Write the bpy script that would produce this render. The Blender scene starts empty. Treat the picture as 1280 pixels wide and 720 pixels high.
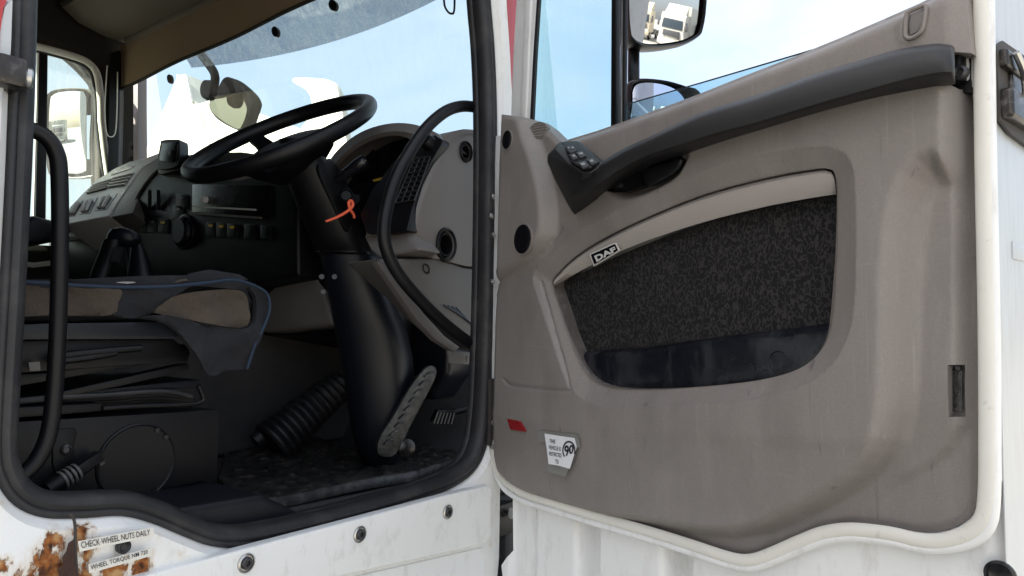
import bpy, bmesh, math, random
import numpy as np
from mathutils import Vector as V, Matrix
from mathutils.geometry import delaunay_2d_cdt

random.seed(4)
SC = bpy.context.scene
COL = SC.collection

# ------------------------------------------------------------------ camera
FPX = 870.0                       # focal length in pixels of a 1280 px wide frame
PITCH, ROLL, AZ = math.radians(3.62), math.radians(0.86), math.radians(36.5)
v0 = V((-math.sin(AZ), math.cos(AZ), 0)); r0 = V((math.cos(AZ), math.sin(AZ), 0)); UP = V((0, 0, 1))
CV = v0 * math.cos(PITCH) + UP * math.sin(PITCH)
u0 = r0.cross(CV)
CR = r0 * math.cos(ROLL) + u0 * math.sin(ROLL)
CU = -r0 * math.sin(ROLL) + u0 * math.cos(ROLL)
CAM = -1.5 * v0 + 0.0310345 * r0
CAM.z = 1.6
cd = bpy.data.cameras.new('camera'); cam = bpy.data.objects.new('camera', cd); COL.objects.link(cam)
cd.sensor_width = 36.0; cd.lens = FPX / 1280 * 36.0; cd.clip_start = 0.02; cd.clip_end = 3000
M = Matrix.Identity(4)
for i in range(3):
    M[i][0] = CR[i]; M[i][1] = CU[i]; M[i][2] = -CV[i]; M[i][3] = CAM[i]
cam.matrix_world = M
SC.camera = cam

# ------------------------------------------------------------------ light
SUN_EL, SUN_AZ = math.radians(36), math.atan2(-0.40, -0.92)   # azimuth from +Y towards +X
w = bpy.data.worlds.new('World'); SC.world = w; w.use_nodes = True
nt = w.node_tree; N = nt.nodes; L = nt.links
bg = N['Background']
sky = N.new('ShaderNodeTexSky'); sky.sky_type = 'NISHITA'; sky.sun_disc = False
sky.sun_elevation = SUN_EL; sky.sun_rotation = SUN_AZ
sky.air_density = 1.0; sky.dust_density = 2.5; sky.ozone_density = 1.0
tc = N.new('ShaderNodeTexCoord')
mp = N.new('ShaderNodeMapping'); mp.inputs['Scale'].default_value = (1.0, 1.0, 2.6)
n1 = N.new('ShaderNodeTexNoise'); n1.inputs['Scale'].default_value = 2.1; n1.inputs['Detail'].default_value = 9; n1.inputs['Roughness'].default_value = .58
n1.inputs['Distortion'].default_value = .35
cr = N.new('ShaderNodeValToRGB'); cr.color_ramp.elements[0].position = .36; cr.color_ramp.elements[1].position = .66
cr.color_ramp.elements[0].color = (.36, .36, .36, 1); cr.color_ramp.elements[1].color = (.86, .86, .86, 1)
mx = N.new('ShaderNodeMix'); mx.data_type = 'RGBA'
L.new(tc.outputs['Generated'], mp.inputs['Vector']); L.new(mp.outputs[0], n1.inputs['Vector']); L.new(n1.outputs['Fac'], cr.inputs[0])
sx_ = N.new('ShaderNodeSeparateXYZ'); L.new(tc.outputs['Generated'], sx_.inputs[0])
zc = N.new('ShaderNodeMath'); zc.operation = 'MAXIMUM'; zc.inputs[1].default_value = 0; L.new(sx_.outputs['Z'], zc.inputs[0])
ma = N.new('ShaderNodeMath'); ma.operation = 'MULTIPLY_ADD'; L.new(zc.outputs[0], ma.inputs[0]); CLOUD = 5.7; ma.inputs[1].default_value = CLOUD * 2 / 3; ma.inputs[2].default_value = CLOUD / 3   # cloud cover: zenith three times the horizon, overcast-like, shaped to light shaded sides
ct = N.new('ShaderNodeMix'); ct.data_type = 'RGBA'; ct.blend_type = 'MULTIPLY'; ct.inputs['Factor'].default_value = 1.0; ct.inputs['A'].default_value = (.97, 1.0, 1.05, 1); L.new(ma.outputs[0], ct.inputs['B'])
L.new(cr.outputs[0], mx.inputs['Factor']); L.new(sky.outputs[0], mx.inputs['A']); L.new(ct.outputs['Result'], mx.inputs['B'])
L.new(mx.outputs['Result'], bg.inputs['Color']); bg.inputs['Strength'].default_value = .07

sd_ = bpy.data.lights.new('sun', 'SUN'); sun = bpy.data.objects.new('sun', sd_); COL.objects.link(sun)
sd_.energy = 5.0; sd_.angle = math.radians(.53); sd_.color = (1.0, .93, .82)
sdir = V((math.sin(SUN_AZ) * math.cos(SUN_EL), math.cos(SUN_AZ) * math.cos(SUN_EL), math.sin(SUN_EL)))
sun.rotation_euler = sdir.to_track_quat('Z', 'Y').to_euler(); sun.location = (-6, -8, 9)

SC.view_settings.view_transform = 'Standard'; SC.view_settings.look = 'None'
SC.view_settings.exposure = 2.44; SC.view_settings.gamma = 1.0; SC.view_settings.use_curve_mapping = False
SC.render.engine = 'CYCLES'
cy = SC.cycles
cy.use_denoising = True
try: cy.denoiser = 'OPENIMAGEDENOISE'
except Exception: pass
cy.max_bounces = 10; cy.diffuse_bounces = 5; cy.glossy_bounces = 5; cy.transparent_max_bounces = 16
cy.caustics_reflective = False; cy.caustics_refractive = False
cy.sample_clamp_indirect = 6.0

# ------------------------------------------------------------------ pixel -> place (the photograph was measured on 1280 x 720)
def ray(x, y): return CV + CR * ((x - 640) / FPX) - CU * ((y - 360) / FPX)
def onto(x, y, p, n):
    d = ray(x, y); return CAM + d * ((V(p) - CAM).dot(n) / d.dot(n))
def PX(x, y, c): return onto(x, y, V((c, 0, 0)), V((1, 0, 0)))
def PY(x, y, c): return onto(x, y, V((0, c, 0)), V((0, 1, 0)))
def PZ(x, y, c): return onto(x, y, V((0, 0, c)), V((0, 0, 1)))
OPEN = math.radians(75)                      # how far the driver's door stands open
DD = V((math.sin(OPEN), -math.cos(OPEN), 0)) # along the door, hinge to latch
DN = V((-math.cos(OPEN), -math.sin(OPEN), 0))# out of the trim, towards the driver's side
def DP(x, y, h=0.0): return onto(x, y, DN * h, DN)
def DS(x, y, h=0.0):
    q = DP(x, y, h); return (q.dot(DD), q.z)
def D3(s, z, h): return DD * s + UP * z + DN * h

# ------------------------------------------------------------------ materials
MATS = {}
def mat(name, col, rough=.5, metal=0.0, var=.12, vscale=6.0, bump=0.0, bscale=300.0, spec=.5, dust=None, dscale=14.0, dlo=.52, dhi=.75, damt=.5, coat=0.0, sheen=0.0, stretch=None, rvar=.12):
    m = bpy.data.materials.new(name); m.use_nodes = True; MATS[name] = m
    t = m.node_tree; n = t.nodes; l = t.links; b = n['Principled BSDF']
    g = n.new('ShaderNodeNewGeometry'); src = g.outputs['Position']
    if stretch:
        mp_ = n.new('ShaderNodeMapping'); mp_.inputs['Scale'].default_value = stretch; l.new(src, mp_.inputs['Vector']); dsrc = mp_.outputs[0]
    else: dsrc = src
    a = n.new('ShaderNodeTexNoise'); a.inputs['Scale'].default_value = vscale; a.inputs['Detail'].default_value = 6; l.new(src, a.inputs['Vector'])
    mixc = n.new('ShaderNodeMix'); mixc.data_type = 'RGBA'
    mixc.inputs['A'].default_value = tuple(max(0, c * (1 - var)) for c in col) + (1,); mixc.inputs['B'].default_value = tuple(min(1, c * (1 + var)) for c in col) + (1,)
    l.new(a.outputs['Fac'], mixc.inputs['Factor']); out = mixc.outputs['Result']
    rr = n.new('ShaderNodeMapRange'); rr.inputs['To Min'].default_value = max(.03, rough - rvar); rr.inputs['To Max'].default_value = min(1, rough + rvar)
    l.new(a.outputs['Fac'], rr.inputs['Value']); l.new(rr.outputs[0], b.inputs['Roughness'])
    if dust:
        d = n.new('ShaderNodeTexNoise'); d.inputs['Scale'].default_value = dscale; d.inputs['Detail'].default_value = 10; d.inputs['Roughness'].default_value = .65; l.new(dsrc, d.inputs['Vector'])
        r = n.new('ShaderNodeMapRange'); r.inputs['From Min'].default_value = dlo; r.inputs['From Max'].default_value = dhi; r.inputs['To Max'].default_value = damt; l.new(d.outputs['Fac'], r.inputs['Value'])
        m2 = n.new('ShaderNodeMix'); m2.data_type = 'RGBA'; l.new(r.outputs[0], m2.inputs['Factor']); l.new(out, m2.inputs['A']); m2.inputs['B'].default_value = tuple(dust) + (1,)
        out = m2.outputs['Result']
    l.new(out, b.inputs['Base Color'])
    b.inputs['Metallic'].default_value = metal; b.inputs['Specular IOR Level'].default_value = spec
    b.inputs['Coat Weight'].default_value = coat; b.inputs['Sheen Weight'].default_value = sheen
    if bump:
        k = n.new('ShaderNodeTexNoise'); k.inputs['Scale'].default_value = bscale; k.inputs['Detail'].default_value = 3; l.new(src, k.inputs['Vector'])
        bp = n.new('ShaderNodeBump'); bp.inputs['Strength'].default_value = bump; bp.inputs['Distance'].default_value = .002; l.new(k.outputs['Fac'], bp.inputs['Height']); l.new(bp.outputs[0], b.inputs['Normal'])
    return m

mat('trim_brown', (.214, .19, .175), .5, var=.1, vscale=4, bump=.25, bscale=900, dust=(.29, .265, .245), dscale=7, dlo=.5, dhi=.8, damt=.45, stretch=(3, 3, .5))
def scuffed(m):
    n = m.node_tree.nodes; l = m.node_tree.links; b = n['Principled BSDF']; old = b.inputs['Base Color'].links[0].from_socket; g = n.new('ShaderNodeNewGeometry')
    for sc, rot, lo, hi, col, amt in (((190, 190, 5), .5, .63, .72, (.36, .33, .3, 1), .16), ((7, 7, 120), .9, .64, .74, (.36, .33, .3, 1), .1), ((60, 60, 2.2), .12, .66, .74, (.06, .055, .05, 1), .55), ((11, 11, 6), 0, .5, .8, (.12, .105, .095, 1), .5), ((420, 420, 420), .3, .4, .65, (.14, .124, .114, 1), .2), ((240, 240, 240), .7, .55, .7, (.3, .275, .255, 1), .15)):
        mp_ = n.new('ShaderNodeMapping'); mp_.inputs['Scale'].default_value = sc; mp_.inputs['Rotation'].default_value = (rot, rot * .6, 0); l.new(g.outputs['Position'], mp_.inputs['Vector'])
        t_ = n.new('ShaderNodeTexNoise'); t_.inputs['Scale'].default_value = 1; t_.inputs['Detail'].default_value = 5; l.new(mp_.outputs[0], t_.inputs['Vector'])
        r = n.new('ShaderNodeMapRange'); r.inputs['From Min'].default_value = lo; r.inputs['From Max'].default_value = hi; r.inputs['To Max'].default_value = amt; l.new(t_.outputs['Fac'], r.inputs['Value'])
        x = n.new('ShaderNodeMix'); x.data_type = 'RGBA'; l.new(r.outputs[0], x.inputs['Factor']); l.new(old, x.inputs['A']); x.inputs['B'].default_value = col; old = x.outputs['Result']
    l.new(old, b.inputs['Base Color'])
scuffed(MATS['trim_brown'])
mat('trim_light', (.33, .295, .27), .42, var=.05, bump=.1, bscale=900)
mat('trim_dash', (.15, .137, .128), .5, var=.1, bump=.25, bscale=900)
mat('black_plastic', (.0042, .0042, .0054), .42, var=.2, bump=.15, bscale=700, dust=(.08, .078, .076), dscale=9, dlo=.56, dhi=.85, damt=.13, spec=.28)
mat('navy_plastic', (.0055, .0066, .011), .4, var=.25, bump=.1, bscale=800, dust=(.07, .07, .078), dscale=8, dlo=.55, dhi=.85, damt=.22, spec=.36)
mat('armrest_grey', (.009, .0083, .0088), .45, var=.12, bump=.25, bscale=1100, dust=(.06, .055, .055), dscale=6, dlo=.55, dhi=.9, damt=.2)
mat('tray_navy', (.006, .007, .011), .28, var=.3, vscale=14, bump=.3, bscale=60, dust=(.1, .1, .11), dscale=9, dlo=.52, dhi=.75, damt=.4, stretch=(2, 2, .5))
mat('gloss_black', (.006, .006, .008), .25, var=.2)
mat('rubber', (.014, .014, .016), .55, var=.2, bump=.1, bscale=500, dust=(.15, .145, .14), dscale=14, dlo=.48, dhi=.8, damt=.3, stretch=(1, 1, 1))
mat('mat_rubber', (.016, .0155, .015), .42, var=.3, bump=.8, bscale=200, dust=(.17, .155, .14), dscale=40, dlo=.46, dhi=.72, damt=.5)
mat('bellows_rubber', (.009, .009, .011), .5, var=.3, dust=(.05, .047, .044), dscale=22, dlo=.42, dhi=.72, damt=.5)
mat('matt_black', (.003, .003, .0035), .95, spec=.02)
mat('carpet', (.085, .082, .083), .95, var=.25, vscale=20, bump=1.0, bscale=900, spec=.1)
mat('lining', (.03, .026, .023), .9, var=.12, bump=.4, bscale=900, spec=.2)
mat('header_beige', (.13, .105, .08), .75, var=.1, bump=.3, bscale=700)
mat('blind_cloth', (.32, .23, .15), .85, var=.08, bump=.4, bscale=1500, spec=.1)
mat('white_paint', (.8, .8, .79), .34, var=.05, vscale=3, dust=(.42, .385, .34), dscale=20, dlo=.52, dhi=.8, damt=.5, coat=.2, stretch=(2.2, 2.2, .7))
mat('white_plastic', (.8, .81, .8), .42, var=.05, vscale=4, dust=(.42, .39, .35), dscale=30, dlo=.53, dhi=.8, damt=.55, stretch=(1.6, 1.6, .8))
mat('cream_paint', (.72, .7, .64), .4, var=.08, vscale=9, dust=(.3, .26, .21), dscale=60, dlo=.6, dhi=.75, damt=.6)
mat('edge_metal', (.5, .52, .535), .35, var=.12, vscale=8, dust=(.36, .36, .36), dscale=20, dlo=.45, dhi=.8, damt=.55, stretch=(6, 6, .6))
mat('red_paint', (.45, .018, .016), .3, var=.08, coat=.4)
mat('steel', (.5, .49, .47), .35, metal=1.0, var=.2, vscale=40)
mat('greasy_metal', (.05, .045, .042), .3, metal=.7, var=.4, vscale=60, dust=(.3, .28, .26), dscale=60, dlo=.5, dhi=.7, damt=.5)
mat('screw', (.05, .05, .055), .35, metal=.5, var=.2)
mat('silver_trim', (.62, .6, .57), .4, metal=.0, var=.08)
mat('yellow_mark', (.7, .48, .04), .5); mat('grey_mark', (.22, .22, .22), .6); mat('badge_letter', (.55, .54, .52), .4)
mat('orange_ribbon', (.85, .14, .06), .6, var=.05)
mat('reflector', (.23, .015, .018), .3, var=.25, vscale=60)
mat('paper', (.74, .74, .76), .7, var=.05, vscale=20); mat('tape', (.2, .195, .18), .45, var=.25, vscale=60, bump=.4, bscale=250); mat('ink', (.012, .013, .02), .6)
mat('sticker', (.74, .72, .66), .5, var=.08, vscale=30, dust=(.35, .17, .05), dscale=60, dlo=.58, dhi=.7, damt=.8)
mat('seat_brown', (.062, .047, .035), .9, var=.35, vscale=18, bump=.9, bscale=220, sheen=.05, dust=(.02, .02, .02), dscale=30, dlo=.52, dhi=.7, damt=.5)
mat('cover_navy', (.007, .0075, .011), .85, var=.25, vscale=12, bump=.5, bscale=700, sheen=.03, dust=(.10, .095, .09), dscale=20, dlo=.58, dhi=.8, damt=.25)
mat('piping_blue', (.007, .02, .045), .7, var=.2)
mat('seat_dust', (.3, .28, .26), .8, var=.3, vscale=60)
mat('grey_trim', (.105, .098, .092), .5, var=.1, bump=.15, bscale=900)
mat('pale_yard', (.27, .26, .235), .9, var=.25, vscale=.8, bump=.3, bscale=30)  # yard ground lightened to bounce sunlight onto the shaded sides
mat('lorry_white', (.5, .48, .42), .4, var=.04, vscale=2); mat('lorry_dark', (.05, .05, .055), .5); mat('tyre', (.02, .02, .02), .8)
mat('lorry_cream', (.46, .41, .32), .45, var=.05, vscale=2); mat('lorry_glass', (.03, .04, .05), .1)
mat('rust_flake', (.045, .02, .013), .8, var=.5, vscale=60, bump=.8, bscale=150)
mat('grime', (.045, .04, .036), .7, var=.4, vscale=50)

def fabric():                                   # dark woven cloth with a pale worm pattern
    m = mat('pocket_fabric', (.02, .019, .02), .9, var=.2, bump=.6, bscale=1500, spec=.1)
    n = m.node_tree.nodes; l = m.node_tree.links; b = n['Principled BSDF']
    g = n.new('ShaderNodeNewGeometry'); mp_ = n.new('ShaderNodeMapping'); mp_.inputs['Scale'].default_value = (175, 175, 112); l.new(g.outputs['Position'], mp_.inputs['Vector'])
    vo = n.new('ShaderNodeTexNoise'); vo.inputs['Scale'].default_value = 1.0; vo.inputs['Detail'].default_value = .5; vo.inputs['Distortion'].default_value = .5; l.new(mp_.outputs[0], vo.inputs['Vector'])
    r = n.new('ShaderNodeValToRGB'); e = r.color_ramp.elements; e[0].position = .44; e[0].color = (0, 0, 0, 1); e[1].position = .5; e[1].color = (.75, .75, .75, 1)
    e2 = e.new(.57); e2.color = (.6, .6, .6, 1); e3 = e.new(.62); e3.color = (0, 0, 0, 1); l.new(vo.outputs['Fac'], r.inputs[0])
    mm = n.new('ShaderNodeMix'); mm.data_type = 'RGBA'; mm.inputs['A'].default_value = (.016, .015, .016, 1); mm.inputs['B'].default_value = (.052, .049, .047, 1)
    l.new(r.outputs[0], mm.inputs['Factor']); l.new(mm.outputs['Result'], b.inputs['Base Color'])
fabric()

def rusty(name='white_rusty'):                  # white paint with rust eaten in around the seam of the lower corner
    m = mat(name, (.8, .8, .785), .36, var=.05, vscale=3, dust=(.42, .37, .31), dscale=22, dlo=.58, dhi=.8, damt=.4)
    n = m.node_tree.nodes; l = m.node_tree.links; b = n['Principled BSDF']
    old = b.inputs['Base Color'].links[0].from_socket
    g = n.new('ShaderNodeNewGeometry'); total = None
    spots = [((.005, -.838, 1.322), .05), ((.005, -.848, 1.300), .06), ((.0, -.812, 1.300), .035), ((.0, -.808, 1.35), .022), ((0, -.77, 1.293), .035), ((0, -.735, 1.293), .026), ((.005, -.893, 1.335), .022), ((.005, -.80, 1.33), .025), ((0, -.84, 1.35), .022)]
    for c, r_ in spots:
        d = n.new('ShaderNodeVectorMath'); d.operation = 'DISTANCE'; l.new(g.outputs['Position'], d.inputs[0]); d.inputs[1].default_value = c
        k = n.new('ShaderNodeMapRange'); k.inputs['From Min'].default_value = 0; k.inputs['From Max'].default_value = r_; k.inputs['To Min'].default_value = .36; k.inputs['To Max'].default_value = 0; l.new(d.outputs['Value'], k.inputs['Value'])
        if total is None: total = k.outputs[0]
        else:
            q = n.new('ShaderNodeMath'); q.operation = 'MAXIMUM'; l.new(total, q.inputs[0]); l.new(k.outputs[0], q.inputs[1]); total = q.outputs[0]
    ms = n.new('ShaderNodeMapping'); ms.inputs['Scale'].default_value = (1, 1, .55); l.new(g.outputs['Position'], ms.inputs['Vector'])
    no = n.new('ShaderNodeTexNoise'); no.inputs['Scale'].default_value = 46; no.inputs['Detail'].default_value = 12; no.inputs['Roughness'].default_value = .72; l.new(ms.outputs[0], no.inputs['Vector'])
    ad = n.new('ShaderNodeMath'); l.new(total, ad.inputs[0]); l.new(no.outputs['Fac'], ad.inputs[1])
    st_ = n.new('ShaderNodeMapRange'); st_.inputs['From Min'].default_value = .56; st_.inputs['From Max'].default_value = .78; st_.inputs['To Max'].default_value = .75; l.new(ad.outputs[0], st_.inputs['Value'])
    sm_ = n.new('ShaderNodeMix'); sm_.data_type = 'RGBA'; l.new(st_.outputs[0], sm_.inputs['Factor']); l.new(old, sm_.inputs['A']); sm_.inputs['B'].default_value = (.55, .38, .2, 1); old = sm_.outputs['Result']
    rp = n.new('ShaderNodeMapRange'); rp.inputs['From Min'].default_value = .685; rp.inputs['From Max'].default_value = .73; l.new(ad.outputs[0], rp.inputs['Value'])
    rc = n.new('ShaderNodeValToRGB'); e = rc.color_ramp.elements; e[0].position = .36; e[0].color = (.05, .016, .007, 1); e[1].position = .68; e[1].color = (.5, .3, .13, 1)
    em = e.new(.5); em.color = (.3, .1, .022, 1)
    n2 = n.new('ShaderNodeTexNoise'); n2.inputs['Scale'].default_value = 70; n2.inputs['Detail'].default_value = 8; l.new(g.outputs['Position'], n2.inputs['Vector']); l.new(n2.outputs['Fac'], rc.inputs[0])
    mm = n.new('ShaderNodeMix'); mm.data_type = 'RGBA'; l.new(rp.outputs[0], mm.inputs['Factor']); l.new(old, mm.inputs['A']); l.new(rc.outputs[0], mm.inputs['B'])
    l.new(mm.outputs['Result'], b.inputs['Base Color'])
    rgh = n.new('ShaderNodeMix'); l.new(rp.outputs[0], rgh.inputs['Factor']); rgh.inputs['A'].default_value = .36; rgh.inputs['B'].default_value = .9; l.new(rgh.outputs[0], b.inputs['Roughness'])
    bp = n.new('ShaderNodeBump'); bp.inputs['Strength'].default_value = .6; bp.inputs['Distance'].default_value = .003; bp.invert = True; l.new(rp.outputs[0], bp.inputs['Height']); l.new(bp.outputs[0], b.inputs['Normal'])
rusty()

def glass(name, tint, haze=.05, refl=.6, streak=(60, 60, 3), hs=30):
    m = bpy.data.materials.new(name); m.use_nodes = True; MATS[name] = m
    n = m.node_tree.nodes; l = m.node_tree.links; n.clear()
    o = n.new('ShaderNodeOutputMaterial'); tr = n.new('ShaderNodeBsdfTransparent'); tr.inputs[0].default_value = tuple(tint) + (1,)
    gl = n.new('ShaderNodeBsdfGlossy'); gl.inputs['Roughness'].default_value = .02; gl.inputs['Color'].default_value = (refl, refl, refl, 1)
    fr0 = n.new('ShaderNodeFresnel'); fr0.inputs[0].default_value = 1.3; fr = n.new('ShaderNodeMath'); fr.operation = 'MINIMUM'; fr.inputs[1].default_value = .07; l.new(fr0.outputs[0], fr.inputs[0])
    mx1 = n.new('ShaderNodeMixShader'); l.new(fr.outputs[0], mx1.inputs[0]); l.new(tr.outputs[0], mx1.inputs[1]); l.new(gl.outputs[0], mx1.inputs[2])
    df = n.new('ShaderNodeBsdfTranslucent'); df.inputs[0].default_value = (.8, .8, .78, 1); d2 = n.new('ShaderNodeBsdfDiffuse'); d2.inputs[0].default_value = (.6, .6, .58, 1)
    ds = n.new('ShaderNodeMixShader'); l.new(df.outputs[0], ds.inputs[1]); l.new(d2.outputs[0], ds.inputs[2])
    g = n.new('ShaderNodeNewGeometry'); mp_ = n.new('ShaderNodeMapping'); mp_.inputs['Scale'].default_value = streak; l.new(g.outputs['Position'], mp_.inputs['Vector'])
    no = n.new('ShaderNodeTexNoise'); no.inputs['Scale'].default_value = 1; no.inputs['Detail'].default_value = 6; no.inputs['Roughness'].default_value = .7; l.new(mp_.outputs[0], no.inputs['Vector'])
    r = n.new('ShaderNodeMapRange'); r.inputs['From Min'].default_value = .4; r.inputs['From Max'].default_value = .8; r.inputs['To Min'].default_value = haze * .5; r.inputs['To Max'].default_value = haze * 3; l.new(no.outputs['Fac'], r.inputs['Value'])
    mx2 = n.new('ShaderNodeMixShader'); l.new(r.outputs[0], mx2.inputs[0]); l.new(mx1.outputs[0], mx2.inputs[1]); l.new(ds.outputs[0], mx2.inputs[2])
    l.new(mx2.outputs[0], o.inputs['Surface'])
glass('windscreen_glass', (.80, .92, .91), .03)
glass('side_glass', (.80, .92, .94), .03)
glass('drop_glass', (.72, .86, .9), .02)
glass('visor_smoke', (.30, .33, .36), .16, streak=(30, 30, 8))
glass('old_glass', (.86, .92, .88), .07)
def mirror(name, tint=(.85, .88, .9)):
    m = bpy.data.materials.new(name); m.use_nodes = True; MATS[name] = m
    b = m.node_tree.nodes['Principled BSDF']; b.inputs['Metallic'].default_value = 1; b.inputs['Roughness'].default_value = .02; b.inputs['Base Color'].default_value = tuple(tint) + (1,)
mirror('mirror_glass', (.60, .63, .66)); mirror('mirror_amber', (.36, .32, .18)); mirror('mirror_blue', (.55, .62, .8))

# ------------------------------------------------------------------ mesh helpers
def empty(name, loc=(0, 0, 0), parent=None):
    o = bpy.data.objects.new(name, None); COL.objects.link(o); o.empty_display_size = .2
    place(o, V(loc), parent); return o
WORLD = {}
def place(o, loc, parent):
    o.location = loc; WORLD[o.name] = V(loc)
    if parent is not None:
        o.parent = parent; o.matrix_parent_inverse = Matrix.Translation(-WORLD[parent.name])
def tag(o, label=None, cat=None, group=None, kind=None):
    if label: o['label'] = label
    if cat: o['category'] = cat
    if group: o['group'] = group
    if kind: o['kind'] = kind
    return o
def finish(name, bm, m, parent=None, smooth=True, angle=38, label=None):
    if smooth:
        for f in bm.faces: f.smooth = True
        ca = math.radians(angle)
        for e in bm.edges:
            if len(e.link_faces) == 2 and e.calc_face_angle(0) > ca: e.smooth = False
    if len(bm.verts):
        lo = V((min(v.co[i] for v in bm.verts) for i in range(3))); hi = V((max(v.co[i] for v in bm.verts) for i in range(3))); c = (lo + hi) / 2
        for v in bm.verts: v.co -= c
    else: c = V((0, 0, 0))
    me = bpy.data.meshes.new(name); bm.to_mesh(me); bm.free()
    o = bpy.data.objects.new(name, me); COL.objects.link(o); me.materials.append(MATS[m])
    place(o, c, parent)
    if label: o['label'] = label
    return o
def build(name, verts, faces, m, parent=None, **k):
    bm = bmesh.new(); vs = [bm.verts.new(p) for p in verts]
    for f in faces:
        try: bm.faces.new([vs[i] for i in f])
        except ValueError: pass
    bmesh.ops.recalc_face_normals(bm, faces=bm.faces)
    return finish(name, bm, m, parent, **k)
def bevel(bm, w, seg=2, ang=28):
    if w <= 0: return
    es = [e for e in bm.edges if len(e.link_faces) == 2 and e.calc_face_angle(0) > math.radians(ang)]
    bmesh.ops.bevel(bm, geom=es, offset=w, segments=seg, profile=.6, affect='EDGES', clamp_overlap=True)
def box(name, c, size, m, parent=None, ax=None, bev=.003, seg=2, **k):
    ax = ax or (V((1, 0, 0)), V((0, 1, 0)), V((0, 0, 1))); c = V(c)
    bm = bmesh.new(); bmesh.ops.create_cube(bm, size=1)
    for v in bm.verts: p = v.co.copy(); v.co = c + ax[0] * p.x * size[0] + ax[1] * p.y * size[1] + ax[2] * p.z * size[2]
    bmesh.ops.recalc_face_normals(bm, faces=bm.faces)
    bevel(bm, bev, seg); return finish(name, bm, m, parent, **k)
def prism(name, pts, dv, m, parent=None, bev=.003, seg=2, **k):
    """a polygon in space given thickness along dv"""
    bm = bmesh.new(); dv = V(dv); a = [bm.verts.new(p) for p in pts]; b = [bm.verts.new(V(p) + dv) for p in pts]; n = len(pts)
    bm.faces.new(a); bm.faces.new(b[::-1])
    for i in range(n): bm.faces.new([a[i], a[(i + 1) % n], b[(i + 1) % n], b[i]])
    bmesh.ops.recalc_face_normals(bm, faces=bm.faces); bevel(bm, bev, seg)
    return finish(name, bm, m, parent, **k)
def hull(name, pts, m, parent=None, bev=.004, seg=3, **k):
    bm = bmesh.new()
    for p in pts: bm.verts.new(p)
    r = bmesh.ops.convex_hull(bm, input=bm.verts)
    bmesh.ops.delete(bm, geom=[e for e in r['geom_interior'] if isinstance(e, bmesh.types.BMVert)], context='VERTS')
    bmesh.ops.dissolve_limit(bm, angle_limit=math.radians(4), verts=bm.verts, edges=bm.edges)
    bmesh.ops.recalc_face_normals(bm, faces=bm.faces); bevel(bm, bev, seg, 18); return finish(name, bm, m, parent, **k)
def smooth_path(pts, n=6, closed=False):
    P = [V(p) for p in pts]; out = []; N_ = len(P)
    rng = range(N_ if closed else N_ - 1)
    for i in rng:
        if closed: a, b, c, d = P[(i - 1) % N_], P[i], P[(i + 1) % N_], P[(i + 2) % N_]
        else: a, b, c, d = P[max(i - 1, 0)], P[i], P[i + 1], P[min(i + 2, N_ - 1)]
        for k in range(n):
            t = k / n; t2 = t * t; t3 = t2 * t
            out.append(.5 * ((2 * b) + (c - a) * t + (2 * a - 5 * b + 4 * c - d) * t2 + (3 * b - a - 3 * c + d) * t3))
    if not closed: out.append(P[-1])
    return out
def c2(pts, n=6, closed=False):
    return [(p.x, p.y) for p in smooth_path([(a, b, 0) for a, b in pts], n, closed)]
def tube(name, pts, rad, m, parent=None, res=12, n=6, closed=False, up=None, flat=1.0, raw=False, **k):
    P = [V(p) for p in pts] if raw else smooth_path(pts, n, closed); N_ = len(P); bm = bmesh.new(); rings = []; prev = None
    for i, p in enumerate(P):
        if closed: t = P[(i + 1) % N_] - P[i - 1]
        else: t = P[min(i + 1, N_ - 1)] - P[max(i - 1, 0)]
        t.normalize()
        if up is not None: a = V(up) - t * V(up).dot(t)
        elif prev is None: a = t.orthogonal()
        else: a = prev - t * prev.dot(t)
        a.normalize(); prev = a; b = t.cross(a)
        rr = rad(i / (N_ - 1)) if callable(rad) else rad
        rings.append([bm.verts.new(p + (a * math.cos(q) * flat + b * math.sin(q)) * rr) for q in [2 * math.pi * j / res for j in range(res)]])
    for i in range(N_ if closed else N_ - 1):
        A, B = rings[i], rings[(i + 1) % N_]
        for j in range(res): bm.faces.new([A[j], A[(j + 1) % res], B[(j + 1) % res], B[j]])
    if not closed: bm.faces.new(rings[0][::-1]); bm.faces.new(rings[-1])
    bmesh.ops.recalc_face_normals(bm, faces=bm.faces); return finish(name, bm, m, parent, **k)
def loft(name, rings, m, parent=None, closed=True, caps=True, **k):
    bm = bmesh.new(); R = [[bm.verts.new(p) for p in r] for r in rings]; n = len(R[0])
    for A, B in zip(R, R[1:]):
        for j in range(n if closed else n - 1): bm.faces.new([A[j], A[(j + 1) % n], B[(j + 1) % n], B[j]])
    if caps and closed: bm.faces.new(R[0][::-1]); bm.faces.new(R[-1])
    bmesh.ops.recalc_face_normals(bm, faces=bm.faces); return finish(name, bm, m, parent, **k)
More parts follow.
